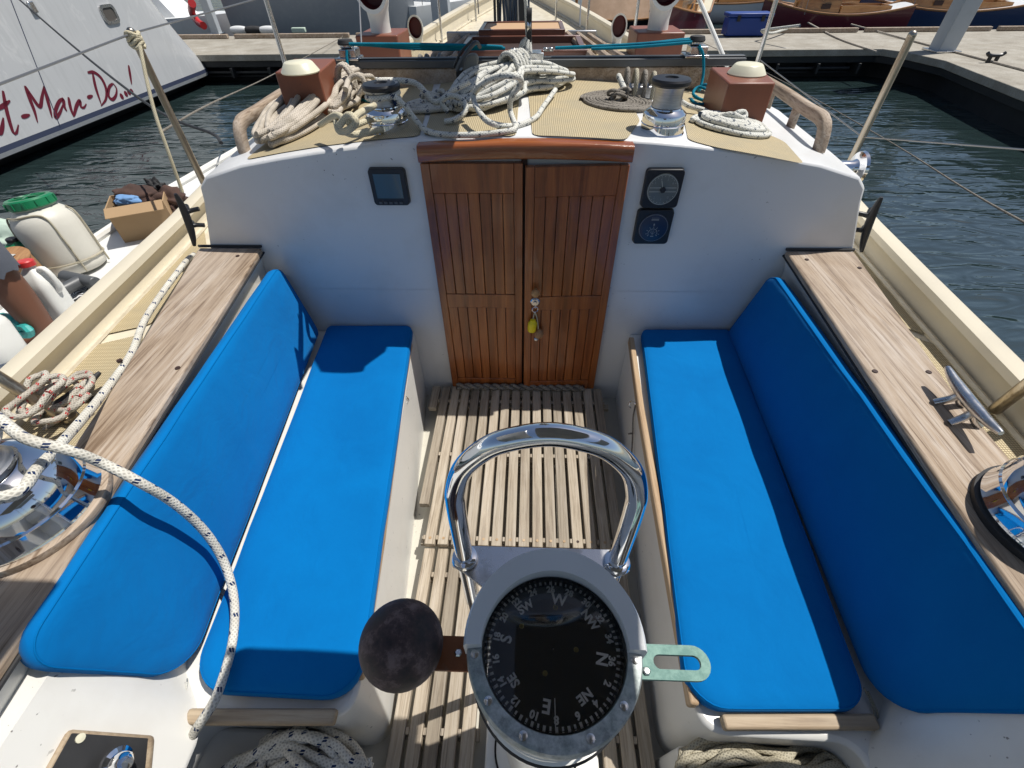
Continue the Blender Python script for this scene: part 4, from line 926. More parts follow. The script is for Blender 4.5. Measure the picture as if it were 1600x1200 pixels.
# turns on the left winch and its line up to the block
zc_=WL.z+.080*1.04; TW=[]
for k in range(2*16+8): a=2*PI*k/16-.6; TW.append(V((WL.x+.056*math.cos(a),WL.y+.056*math.sin(a),zc_+.014+.022*k/16)))
ropeobj('winch_rope',[TW+[V((WL.x+.10,WL.y+.10,zc_+.05)),AC(680,160,.06),AC(705,143,.08),AC(733,128,.10)]],.0105,'rope_blue','white rope with navy flecks wound round the left winch and led to the grey block')
# tangled red-flecked rope on the left cleat
rd=random.Random(4); paths=[]
for i in range(8):
    c0=AZ(108+rd.uniform(-18,22),650+rd.uniform(-25,15),.66); rr_=rd.uniform(.035,.085); P=[]
    for k in range(9): a=2*PI*k/9; P.append(c0+V((rr_*.6*math.cos(a),rr_*1.25*math.sin(a),.02+.028*i/2+rd.uniform(0,.02))))
    paths.append(P+[P[0]])
ropeobj('cleated_rope',paths+[[AZ(55,690,.64),AZ(60,655,.66),AZ(75,640,.70),AZ(110,640,.73),AZ(140,615,.74)],[AZ(75,700,.63),AZ(72,670,.66),AZ(100,650,.70)]],.0085,'rope_red','tangle of white rope with red flecks heaped on the left deck cleat')
# helm floor coils
flr=lambda x,y:.20
hank((-.74,.02,.05),(-.36,.10,.05),.17,11,.0115,'rope_blue','coil of white rope with navy flecks on the floor below the left seat end',.95,21,.06,0,base=flr,group=None)
hank((-.34,-.02,.0),(-.62,.16,.05),.24,6,.0115,'rope_blue','loose loops of white rope with navy flecks beside the left grating',.97,23,.07,0,base=lambda x,y:.13 if x>-.45 else .2,group=None)
hank((.42,.09,.05),(.84,.12,.05),.17,20,.0085,'rope_olive','coil of grimy olive rope on the floor below the right seat end',.55,29,.09,0,base=lambda x,y:.20,group=None)
hank((.43,.03,.05),(.70,.0,.05),.16,7,.0085,'rope_olive','lower loops of olive rope near the right grating',.8,33,.05,0,base=lambda x,y:.2,group=None)
bm=B(); prism(bm,[(.42,.185,.20),(1.0,.185,.20),(1.0,-.4,.20),(.42,-.4,.20)],(0,0,-.3)); part('helm_step',bm,'gel2',bev=.01)
# thin lashings at the seat ends
ropeobj('seat_lashing',[[AZ(283,1050,.37),AZ(280,1085,.365),AZ(272,1120,.36),AZ(285,1140,.362),AZ(300,1138,.35)],[AZ(293,1060,.38),AZ(288,1100,.368),AZ(286,1125,.36),AZ(296,1128,.37)],[AZ(262,1080,.362),AZ(257,1110,.36),AZ(262,1132,.36),AZ(292,1140,.35)]],.0022,'rope_clean','thin white lashing cord at the near end of the left seat','cord',seg=6)
ropeobj('seat_lashing',[[AZ(1350,1075,.39),AZ(1362,1100,.37),AZ(1368,1130,.36),AZ(1360,1160,.33),AZ(1345,1180,.30)],[AZ(1356,1080,.38),AZ(1372,1120,.362),AZ(1366,1165,.34),AZ(1352,1200,.3)]],.0022,'rope_olive','thin drab lashing cord at the near end of the right seat','cord',seg=6)
ropeobj('hook_cord',[[(.478,1.30,.29),(.472,1.27,.24),(.470,1.22,.20),(.463,1.15,.15),(.455,1.08,.08),(.44,1.0,.03)],[(.470,1.22,.20),(.460,1.21,.21),(.455,1.225,.19),(.468,1.23,.19)]],.0032,'rope_dark','thin knotted grey cord hanging from the hook on the right seat side','cord',seg=6)
# rope mat under the doors
P=[];Q=[]
for k in range(60):
    x=-.345+.66*k/59; a=k*.75; P.append((x,1.652+.009*math.cos(a),.034+.009*math.sin(a))); Q.append((x,1.652+.009*math.cos(a+PI),.034+.009*math.sin(a+PI)))
ropeobj('door_rope',[P,Q],.010,'rope_dark','twisted dark grey rope lying along the foot of the cabin doors',seg=8)
# stanchion knot and hanging tail
P=[]
for k in range(46): a=2*PI*k/11; P.append(V((LT.x+.025*math.cos(a),LT.y+.025*math.sin(a),LT.z-.055+.013*k/11+.008*math.sin(a*2.2))))
P+= [AX(222,90,-1.70),AX(240,170,-1.70),AX(262,235,-1.70),AX(285,300,-1.72)]
ropeobj('tied_rope',[P],.0078,'rope_cream','cream rope knotted round the top of the left stanchion with its tail hanging down')
# teal control lines
for a,b in ((-.84,-.09),(.13,.76)):
    pass
ropeobj('control_line',[[(-.85,2.64,1.347),(-.5,2.64,1.335),(-.12,2.645,1.33)],[(-.85,2.675,1.345),(-.5,2.67,1.322),(-.11,2.665,1.322)],[(-.85,2.625,1.35),(-.45,2.625,1.345),(-.16,2.63,1.335),(-.12,2.632,1.33)],[(-.86,2.60,1.33),(-.865,2.585,1.29),(-.862,2.57,1.22),(-.84,2.5,1.16),(-.78,2.42,1.165),(-.70,2.35,1.17),(-.62,2.30,1.18)]],.0065,'rope_teal','teal rope stretched along the left half of the black track')
ropeobj('control_line',[[(.76,2.64,1.350),(.45,2.64,1.335),(.13,2.645,1.325)],[(.76,2.665,1.352),(.45,2.66,1.330),(.13,2.66,1.322)],[(.76,2.62,1.345),(.5,2.63,1.328),(.30,2.635,1.322)],[(.79,2.60,1.335),(.815,2.585,1.30),(.83,2.565,1.23),(.82,2.53,1.175),(.80,2.49,1.19),(.82,2.45,1.21),(.84,2.42,1.18),(.80,2.38,1.165),(.76,2.42,1.18),(.79,2.46,1.20),(.83,2.40,1.19),(.81,2.34,1.165),(.76,2.33,1.16),(.74,2.37,1.17)]],.0065,'rope_teal','teal rope along the right half of the black track, tail looped by brown box')
# mainsheet
bmx=[[AY(829,84,2.64),AY(826,40,2.64),(-.03,2.62,1.62),(-.035,2.6,1.86)],[(-.0,2.66,1.33),(-.012,2.655,1.5),(-.03,2.64,1.86)]]
ropeobj('mainsheet',bmx,.0085,'rope_clean','pale mainsheet line rising from the middle of the track',seg=8)
ropeobj('mainsheet_tail',[[(-.02,2.62,1.36),(-.035,2.61,1.33),(-.035,2.59,1.26),(-.02,2.56,1.22)],[(-.01,2.61,1.37),(-.022,2.60,1.33),(-.018,2.585,1.26),(.0,2.55,1.215)],[(.0,2.61,1.36),(-.005,2.59,1.32),(.0,2.575,1.25),(.02,2.54,1.215)],[(.008,2.61,1.35),(.012,2.59,1.30),(.02,2.57,1.24),(.04,2.53,1.215)]],.0088,'rope_clean','doubled white rope hanging over the middle of the black track')
bl=thing('pulley_block','dark pulley block hanging above the middle of the track','pulley block',(.005,2.63,1.40))
bm=B(); prism(bm,[(.005-.012+0*a,2.63+a*.55,1.41+b) for a,b in rrect(.075,.13,.035)],(.024,0,0)); mk('cheek',bm,'blackm',bl,bev=.003)
bm=B(); lathe(bm,[(.028,0),(.022,.010),(.028,.018)],(-.004,2.63,1.41),(1,0,0),24); mk('sheave',bm,'steel',bl)
# rope clutch block with grey canvas beside the main hank
b0=AC(738,150)
tb_=thing('turning_block','upright grey turning block with a black bracket, left of the white hank','pulley block',b0,group=None)
bm=B(); prism(bm,[b0+V((a*.95+b*.25,-.03,.10+b)) for a,b in rrect(.06,.11,.025)],(0,.045,0)); mk('cheek',bm,'canvas',tb_,bev=.006)
bm=B(); tube(bm,[b0+V((-.055,-.04,.10)),b0+V((-.02,-.045,.15)),b0+V((.03,-.035,.195)),b0+V((.045,.0,.175))],.008,8); mk('bracket',bm,'dgrey',tb_); bm=B(); tube(bm,[b0+V((-.065,-.045,.115)),b0+V((-.03,-.05,.165)),b0+V((.02,-.045,.205))],.005,8); bxx(bm,b0.x-.06,b0.x-.035,b0.y-.03,b0.y+.03,b0.z,b0.z+.10); mk('base',bm,'black',tb_)
# rope organisers (rows of cheek blocks)
for c0,lab,mm in ((AC(1000,160),'row of grey fairlead blocks behind the right winch','alu'),(AC(672,128),'row of dark rope-wrapped fairlead blocks behind the left winch','dgrey')):
    o=thing('fairlead_block',lab,'fairlead',c0,'fairlead blocks on the cabin top')
    for k in range(4):
        x=c0.x-.055+.036*k; y=c0.y+.10-.012*k; z=surf(x,y); bm=B()
        tube(bm,[(x-.004,y-.055,z+.01),(x-.002,y-.048,z+.065),(x,y-.015,z+.095),(x+.002,y+.025,z+.085),(x+.003,y+.05,z+.04)],.0095,8); mk('loop',bm,'rope_olive' if mm=='alu' and k%2 else mm if k%2 else 'rope_dark',o,smooth=80)
    bm=B(); bxx(bm,c0.x-.075,c0.x+.07,c0.y+.055,c0.y+.13,surf(c0.x,c0.y)-.004,surf(c0.x,c0.y)+.045); mk('base',bm,mm,o,bev=.006)
    bm=B(); tube(bm,[(c0.x-.06,c0.y+.16,surf(c0.x,c0.y)+.03),(c0.x-.09,c0.y+.10,surf(c0.x,c0.y)+.075),(c0.x-.07,c0.y+.02,surf(c0.x,c0.y)+.04)],.012,8); mk('lead',bm,'rope_clean',o,smooth=80)
# ================================================================== KEYS
kt=thing('key_ring','key ring with a yellow float and a wooden bead hanging from the door lock','key ring',(.051,1.648,.55))
bm=B(); lathe(bm,[(.013,0),(.0145,.0012),(.013,.0024),(.0118,.0012),(.013,0)],(.051,1.640,.530),(.25,-1,.1),28,caps=False); mk('ring',bm,'chrome',kt)
bm=B(); bxx(bm,.049,.053,1.640,1.652,.535,.562); mk('key',bm,'steel',kt,bev=.001)
bm=B(); tube(bm,[(.051,1.640,.518),(.046,1.637,.50),(.042,1.634,.475)],.0028,6); tube(bm,[(.051,1.640,.518),(.060,1.636,.49),(.066,1.634,.45),(.068,1.634,.42)],.0028,6); mk('cord',bm,'rope_cream',kt)
bm=B(); lathe(bm,[(.006,-.03),(.018,-.026),(.020,-.01),(.020,.016),(.016,.024),(.013,.026),(.012,.034),(.004,.036)],(.040,1.630,.447),(.08,0,1),28); mk('float',bm,'yellow',kt,smooth=50)
bm=B(); sphere(bm,(.072,1.632,.402),.0215,24,16,(1,1,1.15)); mk('bead',bm,'cork',kt)
bm=B(); sphere(bm,(.060,1.628,.375),.012,18,12); mk('bead',bm,'steel',kt)
# ================================================================== ADDED SHADE PANELS above the frame, unseen, put in only to shade the helm
for x0,x1,y1,lab in ((1.06,1.75,.44,'dark panel on legs, added out of view to shade the right of the helm'),(-.92,-.335,.53,'narrow dark panel on legs, added out of view to shade the left of the helm')):
    o=thing('added_shade_panel',lab,'added shade panel',((x0+x1)/2,0,2.0)); bm=B(); bxx(bm,x0,x1,-1.0,y1,2.0,2.03); mk('frame',bm,'alu',o,bev=.01); bm=B(); bxx(bm,x0+.03,x1-.03,-.97,y1-.03,2.031,2.036); mk('panel',bm,'shade_top',o)
    bm=B()
    for x in (x0+.04,x1-.04): cyl(bm,(x,-.96,.78 if abs(x)>.8 else .6),(x,-.96,2.0),.015,10)
    mk('leg',bm,'steel',o)
o=thing('added_shade_strip','narrow grey cloth strip added out of view to shade the compass pedestal','shade_cover',(.2,0,1.73)); bm=B(); prism(bm,rounded([(-.11,-.9,1.73),(.50,-.9,1.73),(.51,.535,1.73),(-.10,.54,1.73)],[.03]*4),(0,0,.012)); mk('cloth',bm,'canvas',o)  # unseen strip added to keep the sun off the pedestal
bm=B(); cyl(bm,(-.11,.52,1.745),(.51,.515,1.745),.012,10); cyl(bm,(-.13,-.88,1.745),(.52,-.88,1.745),.012,10); mk('pole',bm,'steel',o)
# ================================================================== NEIGHBOUR YACHT
ny=thing('motor_yacht','silver-grey yacht hull moored on the left with dark red lettering and a navy stripe','yacht',(-9.5,6,-.7))
XH=-7.8
def nprof(y,z):                                        # hull side; stern corner rakes
    return XH-.03*max(0,.6-z)*0
sternY=lin([(-1.0,13.55),(-.385,13.42),(.508,12.66),(.909,12.42),(2.4,11.6)])
zlev=[-.95,-.58,-.50,-.44,-.37,-.1,.3,.7,1.1,1.6,2.2]
xz={-.95:.9,-.58:.25,-.50:.02}
def hx(z,y):
    base=XH-(xz.get(z,0))
    yy=sternY(z); k=max(0,(y-(yy-1.1))/1.1); return base-.55*k**3
def hullband(z0,z1,m,name,parent,off=0):
    bm=B(); N_=44
    rows=[]
    zs=[z for z in zlev if z0-1e-6<=z<=z1+1e-6]
    for z in zs:
        Y1=sternY(z); r=[]
        for i in range(N_+1):
            t=i/N_; y=-4+(Y1+4)*(1-(1-t)**1.6); r.append(bm.verts.new((hx(z,y)+off,y,z)))
        r.append(bm.verts.new((-10.5,Y1,z))); rows.append(r)
    for a,b in zip(rows,rows[1:]):
        for i in range(len(a)-1): bm.faces.new((a[i],a[i+1],b[i+1],b[i]))
    return mk(name,bm,m,ny,smooth=50)
hullband(-.37,2.2,'yhull','hull',ny); hullband(-.50,-.44,'yhull','boot_band',ny); hullband(-.44,-.37,'navy','stripe',ny,0); hullband(-.95,-.50,'antifoul','hull_bottom',ny)
bm=B(); bxx(bm,-12.5,XH-.02,-4,11.55,2.2,2.26); mk('deck',bm,'hullwh',ny)
bm=B(); prism(bm,[(-12.3,-3,2.26),(-8.6,-3,2.26),(-8.6,9.5,2.26),(-12.3,9.5,2.26)],(0,0,1.2),[(-12,-1.5,2.26),(-9.1,-1.5,2.26),(-9.1,8.4,2.26),(-12,8.4,2.26)]); mk('cabin',bm,'hullwh',ny,bev=.05)
bm=B(); bxx(bm,-9.04,-8.86,-.5,7.4,2.75,3.1); mk('window',bm,'black',ny)
# porthole
bm=B(); pc=V((XH+.004,10.42,.845)); n1=[pc+V((0,a,b)) for a,b in rrect(.40,.28,.09)]; n2=[pc+V((0,a,b)) for a,b in rrect(.29,.19,.06)]
va=[bm.verts.new(p) for p in n1]; vb=[bm.verts.new(p+V((.02,0,0))) for p in n1]; vc=[bm.verts.new(p+V((.02,0,0))) for p in n2]; vd=[bm.verts.new(p) for p in n2]; m_=len(va)
for i in range(m_):
    j=(i+1)%m_
    for a,b in ((va,vb),(vb,vc),(vc,vd)): bm.faces.new((a[i],a[j],b[j],b[i]))
ph=mk('porthole',bm,'steel',ny); bm=B(); prism(bm,[p+V((.002,0,0)) for p in n2],(.004,0,0)); mk('pane',bm,mat('brown_port_glass',(.10,.09,.08),.15),ph)
# vertical dark line, small fittings
bm=B(); cyl(bm,AX(15,-5,XH+.004),AX(94,198,XH+.004),.006,6); mk('dark_line',bm,'navy',ny)
bm=B(); p=AX(48,10,XH); bxx(bm,p.x,p.x+.04,p.y-.05,p.y+.05,p.z-.08,p.z+.06); mk('vent_fitting',bm,'steel',ny,bev=.01)
bm=B(); p=AX(316,112,XH-.15); bxx(bm,p.x,p.x+.08,p.y-.03,p.y+.03,p.z-.09,p.z+.06); mk('towing_eye',bm,'steel',ny,bev=.01)
# brush lettering, each stroke a thin ribbon laid on the hull side
def stroke(bm,pts,w=8):
    P=smoothpath([AX(x*.2625,y*.2625,XH+.006) for x,y in pts],.02); n=len(P); L=[];R2_=[]
    for i,p in enumerate(P):
        t=(P[min(i+1,n-1)]-P[max(i-1,0)]).normalized(); s=V((0,-t.z,t.y)); u=i/(n-1)
        ww=w*.0027*(.55+.75*math.sin(PI*min(1,u*1.05))**.6)*(1.15-.35*u)
        L.append(bm.verts.new(p+s*ww)); R2_.append(bm.verts.new(p-s*ww))
    for i in range(n-1): bm.faces.new((L[i],L[i+1],R2_[i+1],R2_[i]))
for ch,sts in (('t',[[(18,540),(28,600),(48,690),(78,785),(98,790),(110,742)],[(-12,650),(20,628),(60,598)],[(-30,770),(0,795),(14,755),(20,700)]]),('dash',[[(128,698),(178,682)]]),('M',[[(148,510),(178,590),(205,660),(224,728)],[(150,512),(190,575),(236,634),(250,580),(262,512)],[(262,512),(282,590),(298,650),(310,700)]]),
   ('a',[[(378,585),(352,605),(330,660),(333,700),(358,668),(378,615)],[(380,590),(382,630),(398,662)]]),('n',[[(408,578),(420,640),(440,695)],[(440,690),(456,630),(476,598),(482,635),(500,640),(514,618)]]),('dash',[[(520,582),(552,568)]]),
   ('D',[[(552,435),(570,520),(602,618)],[(522,432),(560,430),(604,466),(632,530),(630,590),(602,630)]]),('o',[[(672,496),(650,520),(646,568),(668,592),(690,568),(694,528),(674,496)]]),('mark',[[(766,388),(774,440),(784,502)]])):
    bm=B()
    for s in sts: stroke(bm,s)
    mk('letter_'+(ch if ch in('dash','mark') else 'shape'),bm,'wine',ny)
bm=B()
for x,y in ((725,573),(750,558),(768,548),(785,545)):
    p=AX(x*.2625,y*.2625,XH+.006); bm.faces.new([bm.verts.new(p+V((0,.042*math.cos(a*PI/5),.05*math.sin(a*PI/5)))) for a in range(10)])
mk('letter_dot',bm,'wine',ny)
# ================================================================== DISTANT BOATS
def small_boat(name,label,cx,cy,rot,L,Bm,F,hm,dm='creamdeck',cm_='wood',cabin=True,mast=True,cover=False,cat='boat',group='small boats moored beyond the dock',oz=-.7):
    o=thing(name,label,cat,(cx,cy,oz),group); o.rotation_euler=(0,0,rot)
    def mk2(n,bm,m,**k):
        me=bpy.data.meshes.new(n); bmesh.ops.recalc_face_normals(bm,faces=bm.faces); bm.to_mesh(me); bm.free()
        for p in me.polygons: p.use_smooth=True
        me.set_sharp_from_angle(angle=R_(40)); me.materials.append(M[m]); q=bpy.data.objects.new(n,me); COL.objects.link(q); q.parent=k.get('parent') or o; return q
    N_=18; hb=lambda t: Bm/2*(math.sin(PI*min(1,(t*.62+.38)))**.75 if t<.999 else .02)*(1 if t>0 else 1)
    hb=lambda t: Bm/2*max(.03,(1-max(0,(t-.42)/.58)**2.1))*(.78+.22*min(1,t/.4))
    sh=lambda t: F*(1+.32*(2*t-.9)**2)
    bm=B(); rows=[]
    for i in range(N_+1):
        t=i/N_; x=-L/2+L*t; b=hb(t); z=sh(t); rows.append([(x,-b,z),(x,-b*.97,z*.6),(x,-b*.8,.1),(x,-b*.45,-.12),(x,b*.45,-.12),(x,b*.8,.1),(x,b*.97,z*.6),(x,b,z)])
    R=[[bm.verts.new(p) for p in r] for r in rows]
    for a,b in zip(R,R[1:]):
        for i in range(7): bm.faces.new((a[i],a[i+1],b[i+1],b[i]))
    bm.faces.new(R[0]); mk2('hull',bm,hm)
    bm=B(); prev=None
    for i in range(N_+1):
        t=i/N_; x=-L/2+L*t; b=hb(t)*.97; z=sh(t)+.005; c=[bm.verts.new((x,-b,z)),bm.verts.new((x,-b*.4,z+.03)),bm.verts.new((x,b*.4,z+.03)),bm.verts.new((x,b,z))]
        if prev: [bm.faces.new((prev[k],prev[k+1],c[k+1],c[k])) for k in range(3)]
        prev=c
    mk2('deck',bm,dm)
    bm=B()
    for s in (-1,1): tube(bm,[(-L/2+L*i/10,s*hb(i/10),sh(i/10)+.02) for i in range(11)],.028,6,step=.3)
    mk2('rubbing_strake',bm,'wood')
    if cabin:
        bm=B(); z=F*1.0; x0,x1=-L*.02,L*.24; prism(bm,[(x0,-Bm*.27,z),(x1,-Bm*.17,z),(x1+.15,0,z),(x1,Bm*.17,z),(x0,Bm*.27,z)],(0,0,.34),[(x0,-Bm*.24,z),(x1-.08,-Bm*.14,z),(x1+.04,0,z),(x1-.08,Bm*.14,z),(x0,Bm*.24,z)]); cb=mk2('cabin',bm,cm_)
        bm=B(); bxx(bm,x0-.02,x0-.003,-Bm*.12,Bm*.12,z+.02,z+.28); mk2('doorway',bm,'hole',parent=cb)
        for s in (-1,1): bm=B(); bxx(bm,x0+.25,x0+.5,s*Bm*.245-.006,s*Bm*.245+.006,z+.12,z+.24); mk2('window',bm,'hole',parent=cb)
        bm=B(); bxx(bm,x0-.04,x1-.1,-Bm*.24,Bm*.24,z+.345,z+.37); mk2('cabin_roof',bm,dm,parent=cb)
    bm=B(); x0,x1=-L*.36,-L*.03; z=F; pts=[(x0,-Bm*.26),(x1,-Bm*.29),(x1,Bm*.29),(x0,Bm*.26)]
    for i in range(4):
        a,b=pts[i],pts[(i+1)%4]; d=V((b[0]-a[0],b[1]-a[1],0)); m=V(((a[0]+b[0])/2,(a[1]+b[1])/2,z+.10)); box(bm,m,(d.length+.03,.035,.20),Matrix.Rotation(math.atan2(d.y,d.x),3,'Z'))
    mk2('coaming',bm,'wood')
    bm=B(); prism(bm,[(a,b,z+.035) for a,b in pts],(0,0,.004)); mk2('cockpit_floor',bm,'hatch')
    bm=B(); [bxx(bm,x0+(x1-x0)*u,x0+(x1-x0)*u+.22,-Bm*.25,Bm*.25,z+.09,z+.12) for u in (.05,.55)]; mk2('thwart',bm,'wood')
    if mast:
        bm=B(); cyl(bm,(L*.27,0,F),(L*.27,0,F+5.5),.05,10,.03); mk2('mast',bm,'wood'); bm=B(); cyl(bm,(L*.26,0,F+.9),(-L*.42,.1,F+.75),.04,8); mk2('boom',bm,'wood')
        bm=B(); [cyl(bm,(L*.22,s*Bm*.38,F),(L*.27,0,F+5),.008,5) for s in (-1,1)]; mk2('shroud',bm,'wire')
    if cover:
        bm=B(); secs=[]
        for i in range(9):
            t=i/8; x=-L*.4+L*.62*t; b=Bm*.47*(1-.25*abs(2*t-1)); h=.75+.1*math.sin(i*2.2); secs.append([(x,-b,F*1.0),(x,-b*.5,F+h*.62+.05*math.sin(i*3)),(x,0,F+h+.14*math.sin(PI*t)),(x,b*.5,F+h*.62),(x,b,F*1.0)])
        sect(bm,secs); mk2('cover',bm,'sail')
    return o
small_boat('wooden_dayboat','maroon-hulled varnished dayboat beyond the dock between the blue box and grey pile',8.9,17.6,R_(170),3.9,1.5,.80,'hullmar',dm='hullwh')
small_boat('wooden_dayboat','navy blue sailing dayboat with a white deck and varnished cabin, farther right',12.4,18.2,R_(172),4.6,1.6,.80,'hullblue',dm='hullwh')
small_boat('wooden_dayboat','maroon boat with a cream deck showing its bow left of the blue dock box',4.4,17.6,R_(-115),4.0,1.7,.85,'hullmar')
small_boat('covered_boat','black boat under a peaked tan canvas cover',2.6,19.6,R_(170),4.2,1.7,.55,'hullblk',cabin=False,cover=True)
small_boat('rowing_boat','pale blue open boat at the far right',23.5,23.5,R_(180),6,2.0,.5,'hullcy',dm='hullwh',cabin=False,mast=False)
small_boat('wooden_dayboat','cream boat with a varnished cabin behind the blue one',19.5,24.5,R_(178),6,2.0,.6,'hullwh')
small_boat('wooden_dayboat','small green-decked boat far beyond the maroon one',11.5,25.5,R_(175),5.5,1.9,.6,'hullblk',dm='creamdeck')
small_boat('wooden_dayboat','small white boat with a varnished cabin between the blue and cream ones',17.8,21.0,R_(172),4.6,1.7,.55,'hullwh',cm_='wood')
small_boat('rowing_boat','navy blue open tender nearest the grey pile',11.0,22.0,R_(182),4.2,1.6,.55,'hullblue',dm='hullwh',cabin=False,mast=False)
small_boat('rowing_boat','pale blue open tender at the far right behind the dock',21.0,19.6,R_(176),4.4,1.6,.5,'hullcy',dm='hullwh',cabin=False,mast=True)
small_boat('wooden_dayboat','white boat with a cream deck far beyond the blue dock box',7.3,24.0,R_(170),5.2,1.8,.6,'hullwh')
for i,(px,py,L,hm,lab,cb) in enumerate(((1490,16,4.6,'hullwh','white dayboat partly behind the thick grey post',True),(1575,26,4.2,'hullcy','pale blue boat at the right edge behind the navy one',False),(1250,10,4.4,'hullwh','white dayboat showing above the maroon boat',True),(1400,8,4.4,'hullblue','small navy boat behind the gap between maroon and navy boats',True),(1130,8,4.2,'hullwh','white dayboat above the blue dock box',True))):
    p=AZ(px,py,-.35); small_boat('wooden_dayboat' if cb else 'rowing_boat',lab,p.x,p.y,R_(168+5*i),L,1.6,.6,hm,dm='creamdeck' if i%2 else 'hullwh',cabin=cb)
# big hulls on the left beyond the dock
def big_boat(name,label,cx,cy,rot,L,Bm,F,hm,group=None):
    o=thing(name,label,'boat',(cx,cy,-.7),group); o.rotation_euler=(0,0,rot)
    def q(n,bm,m,bev=0,parent=None):
        me=bpy.data.meshes.new(n); bmesh.ops.recalc_face_normals(bm,faces=bm.faces); bm.to_mesh(me); bm.free(); 
        for p in me.polygons: p.use_smooth=True
        me.set_sharp_from_angle(angle=R_(35)); me.materials.append(M[m]); x=bpy.data.objects.new(n,me); COL.objects.link(x); x.parent=parent or o; return x
    bm=B(); R=[]
    for i in range(21):
        t=i/20; x=-L/2+L*t; b=Bm/2*max(.02,(1-max(0,(t-.5)/.5)**2.2))*(.86+.14*min(1,t/.3)); z=F*(1+.15*t*t); R.append([bm.verts.new(p) for p in ((x,-b,z),(x,-b*.96,z*.45),(x,-b*.75,-.1),(x,b*.75,-.1),(x,b*.96,z*.45),(x,b,z))])
    for a,b in zip(R,R[1:]):
        for i in range(5): bm.faces.new((a[i],a[i+1],b[i+1],b[i]))
        bm.faces.new((a[5],a[0],b[0],b[5]))
    bm.faces.new(R[0]); q('hull',bm,hm)
    bm=B(); prism(bm,[(-L*.3,-Bm*.33,F),(L*.2,-Bm*.28,F),(L*.28,0,F),(L*.2,Bm*.28,F),(-L*.3,Bm*.33,F)],(0,0,.7),[(-L*.27,-Bm*.27,F),(L*.12,-Bm*.22,F),(L*.18,0,F),(L*.12,Bm*.22,F),(-L*.27,Bm*.27,F)]); q('cabin',bm,'hullwh')
    bm=B(); [bxx(bm,-L*.2,L*.1,s*Bm*.305-.02,s*Bm*.305+.02,F+.22,F+.45) for s in (-1,1)]; q('window',bm,'glassdk')
    bm=B(); [cyl(bm,(-L*.45+L*.85*i/9,s*Bm*.42,F),(-L*.45+L*.85*i/9,s*Bm*.42,F+.6),.012,6) for i in range(7) for s in (-1,1)]; q('guard_rail',bm,'steel')
    return o
big_boat('moored_yacht','slate grey hull across the far side of the dock on the left',-6.6,18.6,R_(3),5.6,2.6,1.55,'hullgry')
big_boat('moored_yacht','white low yacht at the far left beyond the dock',-13.0,19.0,R_(8),6.5,2.6,.75,'hullwh')
big_boat('moored_yacht','white motor boat with dark windows beyond the left cowl',-2.9,22.0,R_(60),7,2.6,1.0,'hullwh')
# piles
def pile(x,y,s,zt,label,m='pile',z0=-2):
    o=thing('mooring_pile',label,'pile',(x,y,z0),'square grey mooring piles'); bm=B(); bxx(bm,x-s/2,x+s/2,y-s/2,y+s/2,z0,zt); mk('post',bm,m,o,bev=.02)
    if z0>-.5: bm=B(); bxx(bm,x-s*.72,x+s*.72,y-s*.72,y+s*.72,z0,z0+.035); mk('base_plate',bm,'steel',o,bev=.006)
    return o
pp=AZ(1470,80,-.1); pile(pp.x,pp.y,.36,4,'thick light grey square post standing on the dock corner at right',z0=-.1)
pp=AZ(340,54,-.1); pile(pp.x,pp.y,.22,3,'slim pale post on the dock near the silver yacht',z0=-.1)
pile(-2.7,17.2,.5,3,'blue-grey square pile in the water left of the mast'); pile(2.3,22.4,.42,3,'blue-grey square pile in the water right of the mast')
# blue dock box
q=thing('dock_box','blue plastic storage box standing on the dock','dock box',(5.5,14.9,-.1)); bm=B(); bxx(bm,4.98,6.02,14.65,15.1,-.08,.30); mk('tub',bm,'bluebox',q,bev=.03); bm=B(); bxx(bm,4.95,6.05,14.62,15.13,.303,.38); mk('lid',bm,'bluebox',q,bev=.02)
bm=B(); [bxx(bm,x,x+.08,14.60,14.62,.22,.34) for x in (5.15,5.75)]; mk('latch',bm,'black',q)
c=thing('dock_cleat','small black twin-horn cleat on the dock at right','cleat',AZ(1548,98,-.1)); p=AZ(1548,98,-.1)
bm=B(); tube(bm,[p+V((-.17,0,.16)),p+V((-.1,0,.12)),p+V((.1,0,.12)),p+V((.17,0,.16))],.03,8); [cyl(bm,p+V((x,0,0)),p+V((x,0,.12)),.035,10) for x in (-.07,.07)]; mk('horn',bm,'black',c)
# mooring lines
ropeobj('mooring_line',[[AX(8,-20,-6.5),AX(100,60,-4.6),AX(190,133,-3.1),AX(262,182,-2.3),AX(330,208,-1.75),(-1.5,2.35,1.0)]],.009,'rope_black','thin black mooring line slanting across the silver yacht hull',cat='mooring line',seg=6,step=.1)
ropeobj('mooring_line',[[AZ(538,56,-.08),AX(430,108,-4.2)+V((0,0,-.05)),AX(333,160,-2.9),AX(250,207,-2.1)]],.007,'rope_dark','drab mooring line running from the dock down past the left stanchion',cat='mooring line',seg=6,step=.1)
ropeobj('mooring_line',[[AZ(1080,58,-.08),AZ(1196,113,.12),AZ(1374,212,.05),AX(1516,300,3.0),AX(1700,400,2.1)]],.006,'rope_dark','thin drab mooring line over the water on the right',cat='mooring line',seg=6,step=.1)
ropeobj('mooring_line',[[AZ(1258,33,-.07),AZ(1310,60,-.08),AZ(1370,81,-.085)],[AZ(1330,38,-.07),AZ(1450,70,-.08),AZ(1610,112,-.08)]],.02,'rope_grey','grey mooring ropes lying across the dock at right',cat='mooring line',seg=6,step=.3)
ropeobj('mooring_line',[[AZ(1230,45,.0),AZ(1205,52,.02),AZ(1190,48,.1),AZ(1250,40,.3)]],.03,'rope_clean','pale rope made fast at the dock edge near the maroon boat',cat='mooring line',seg=6,step=.2)
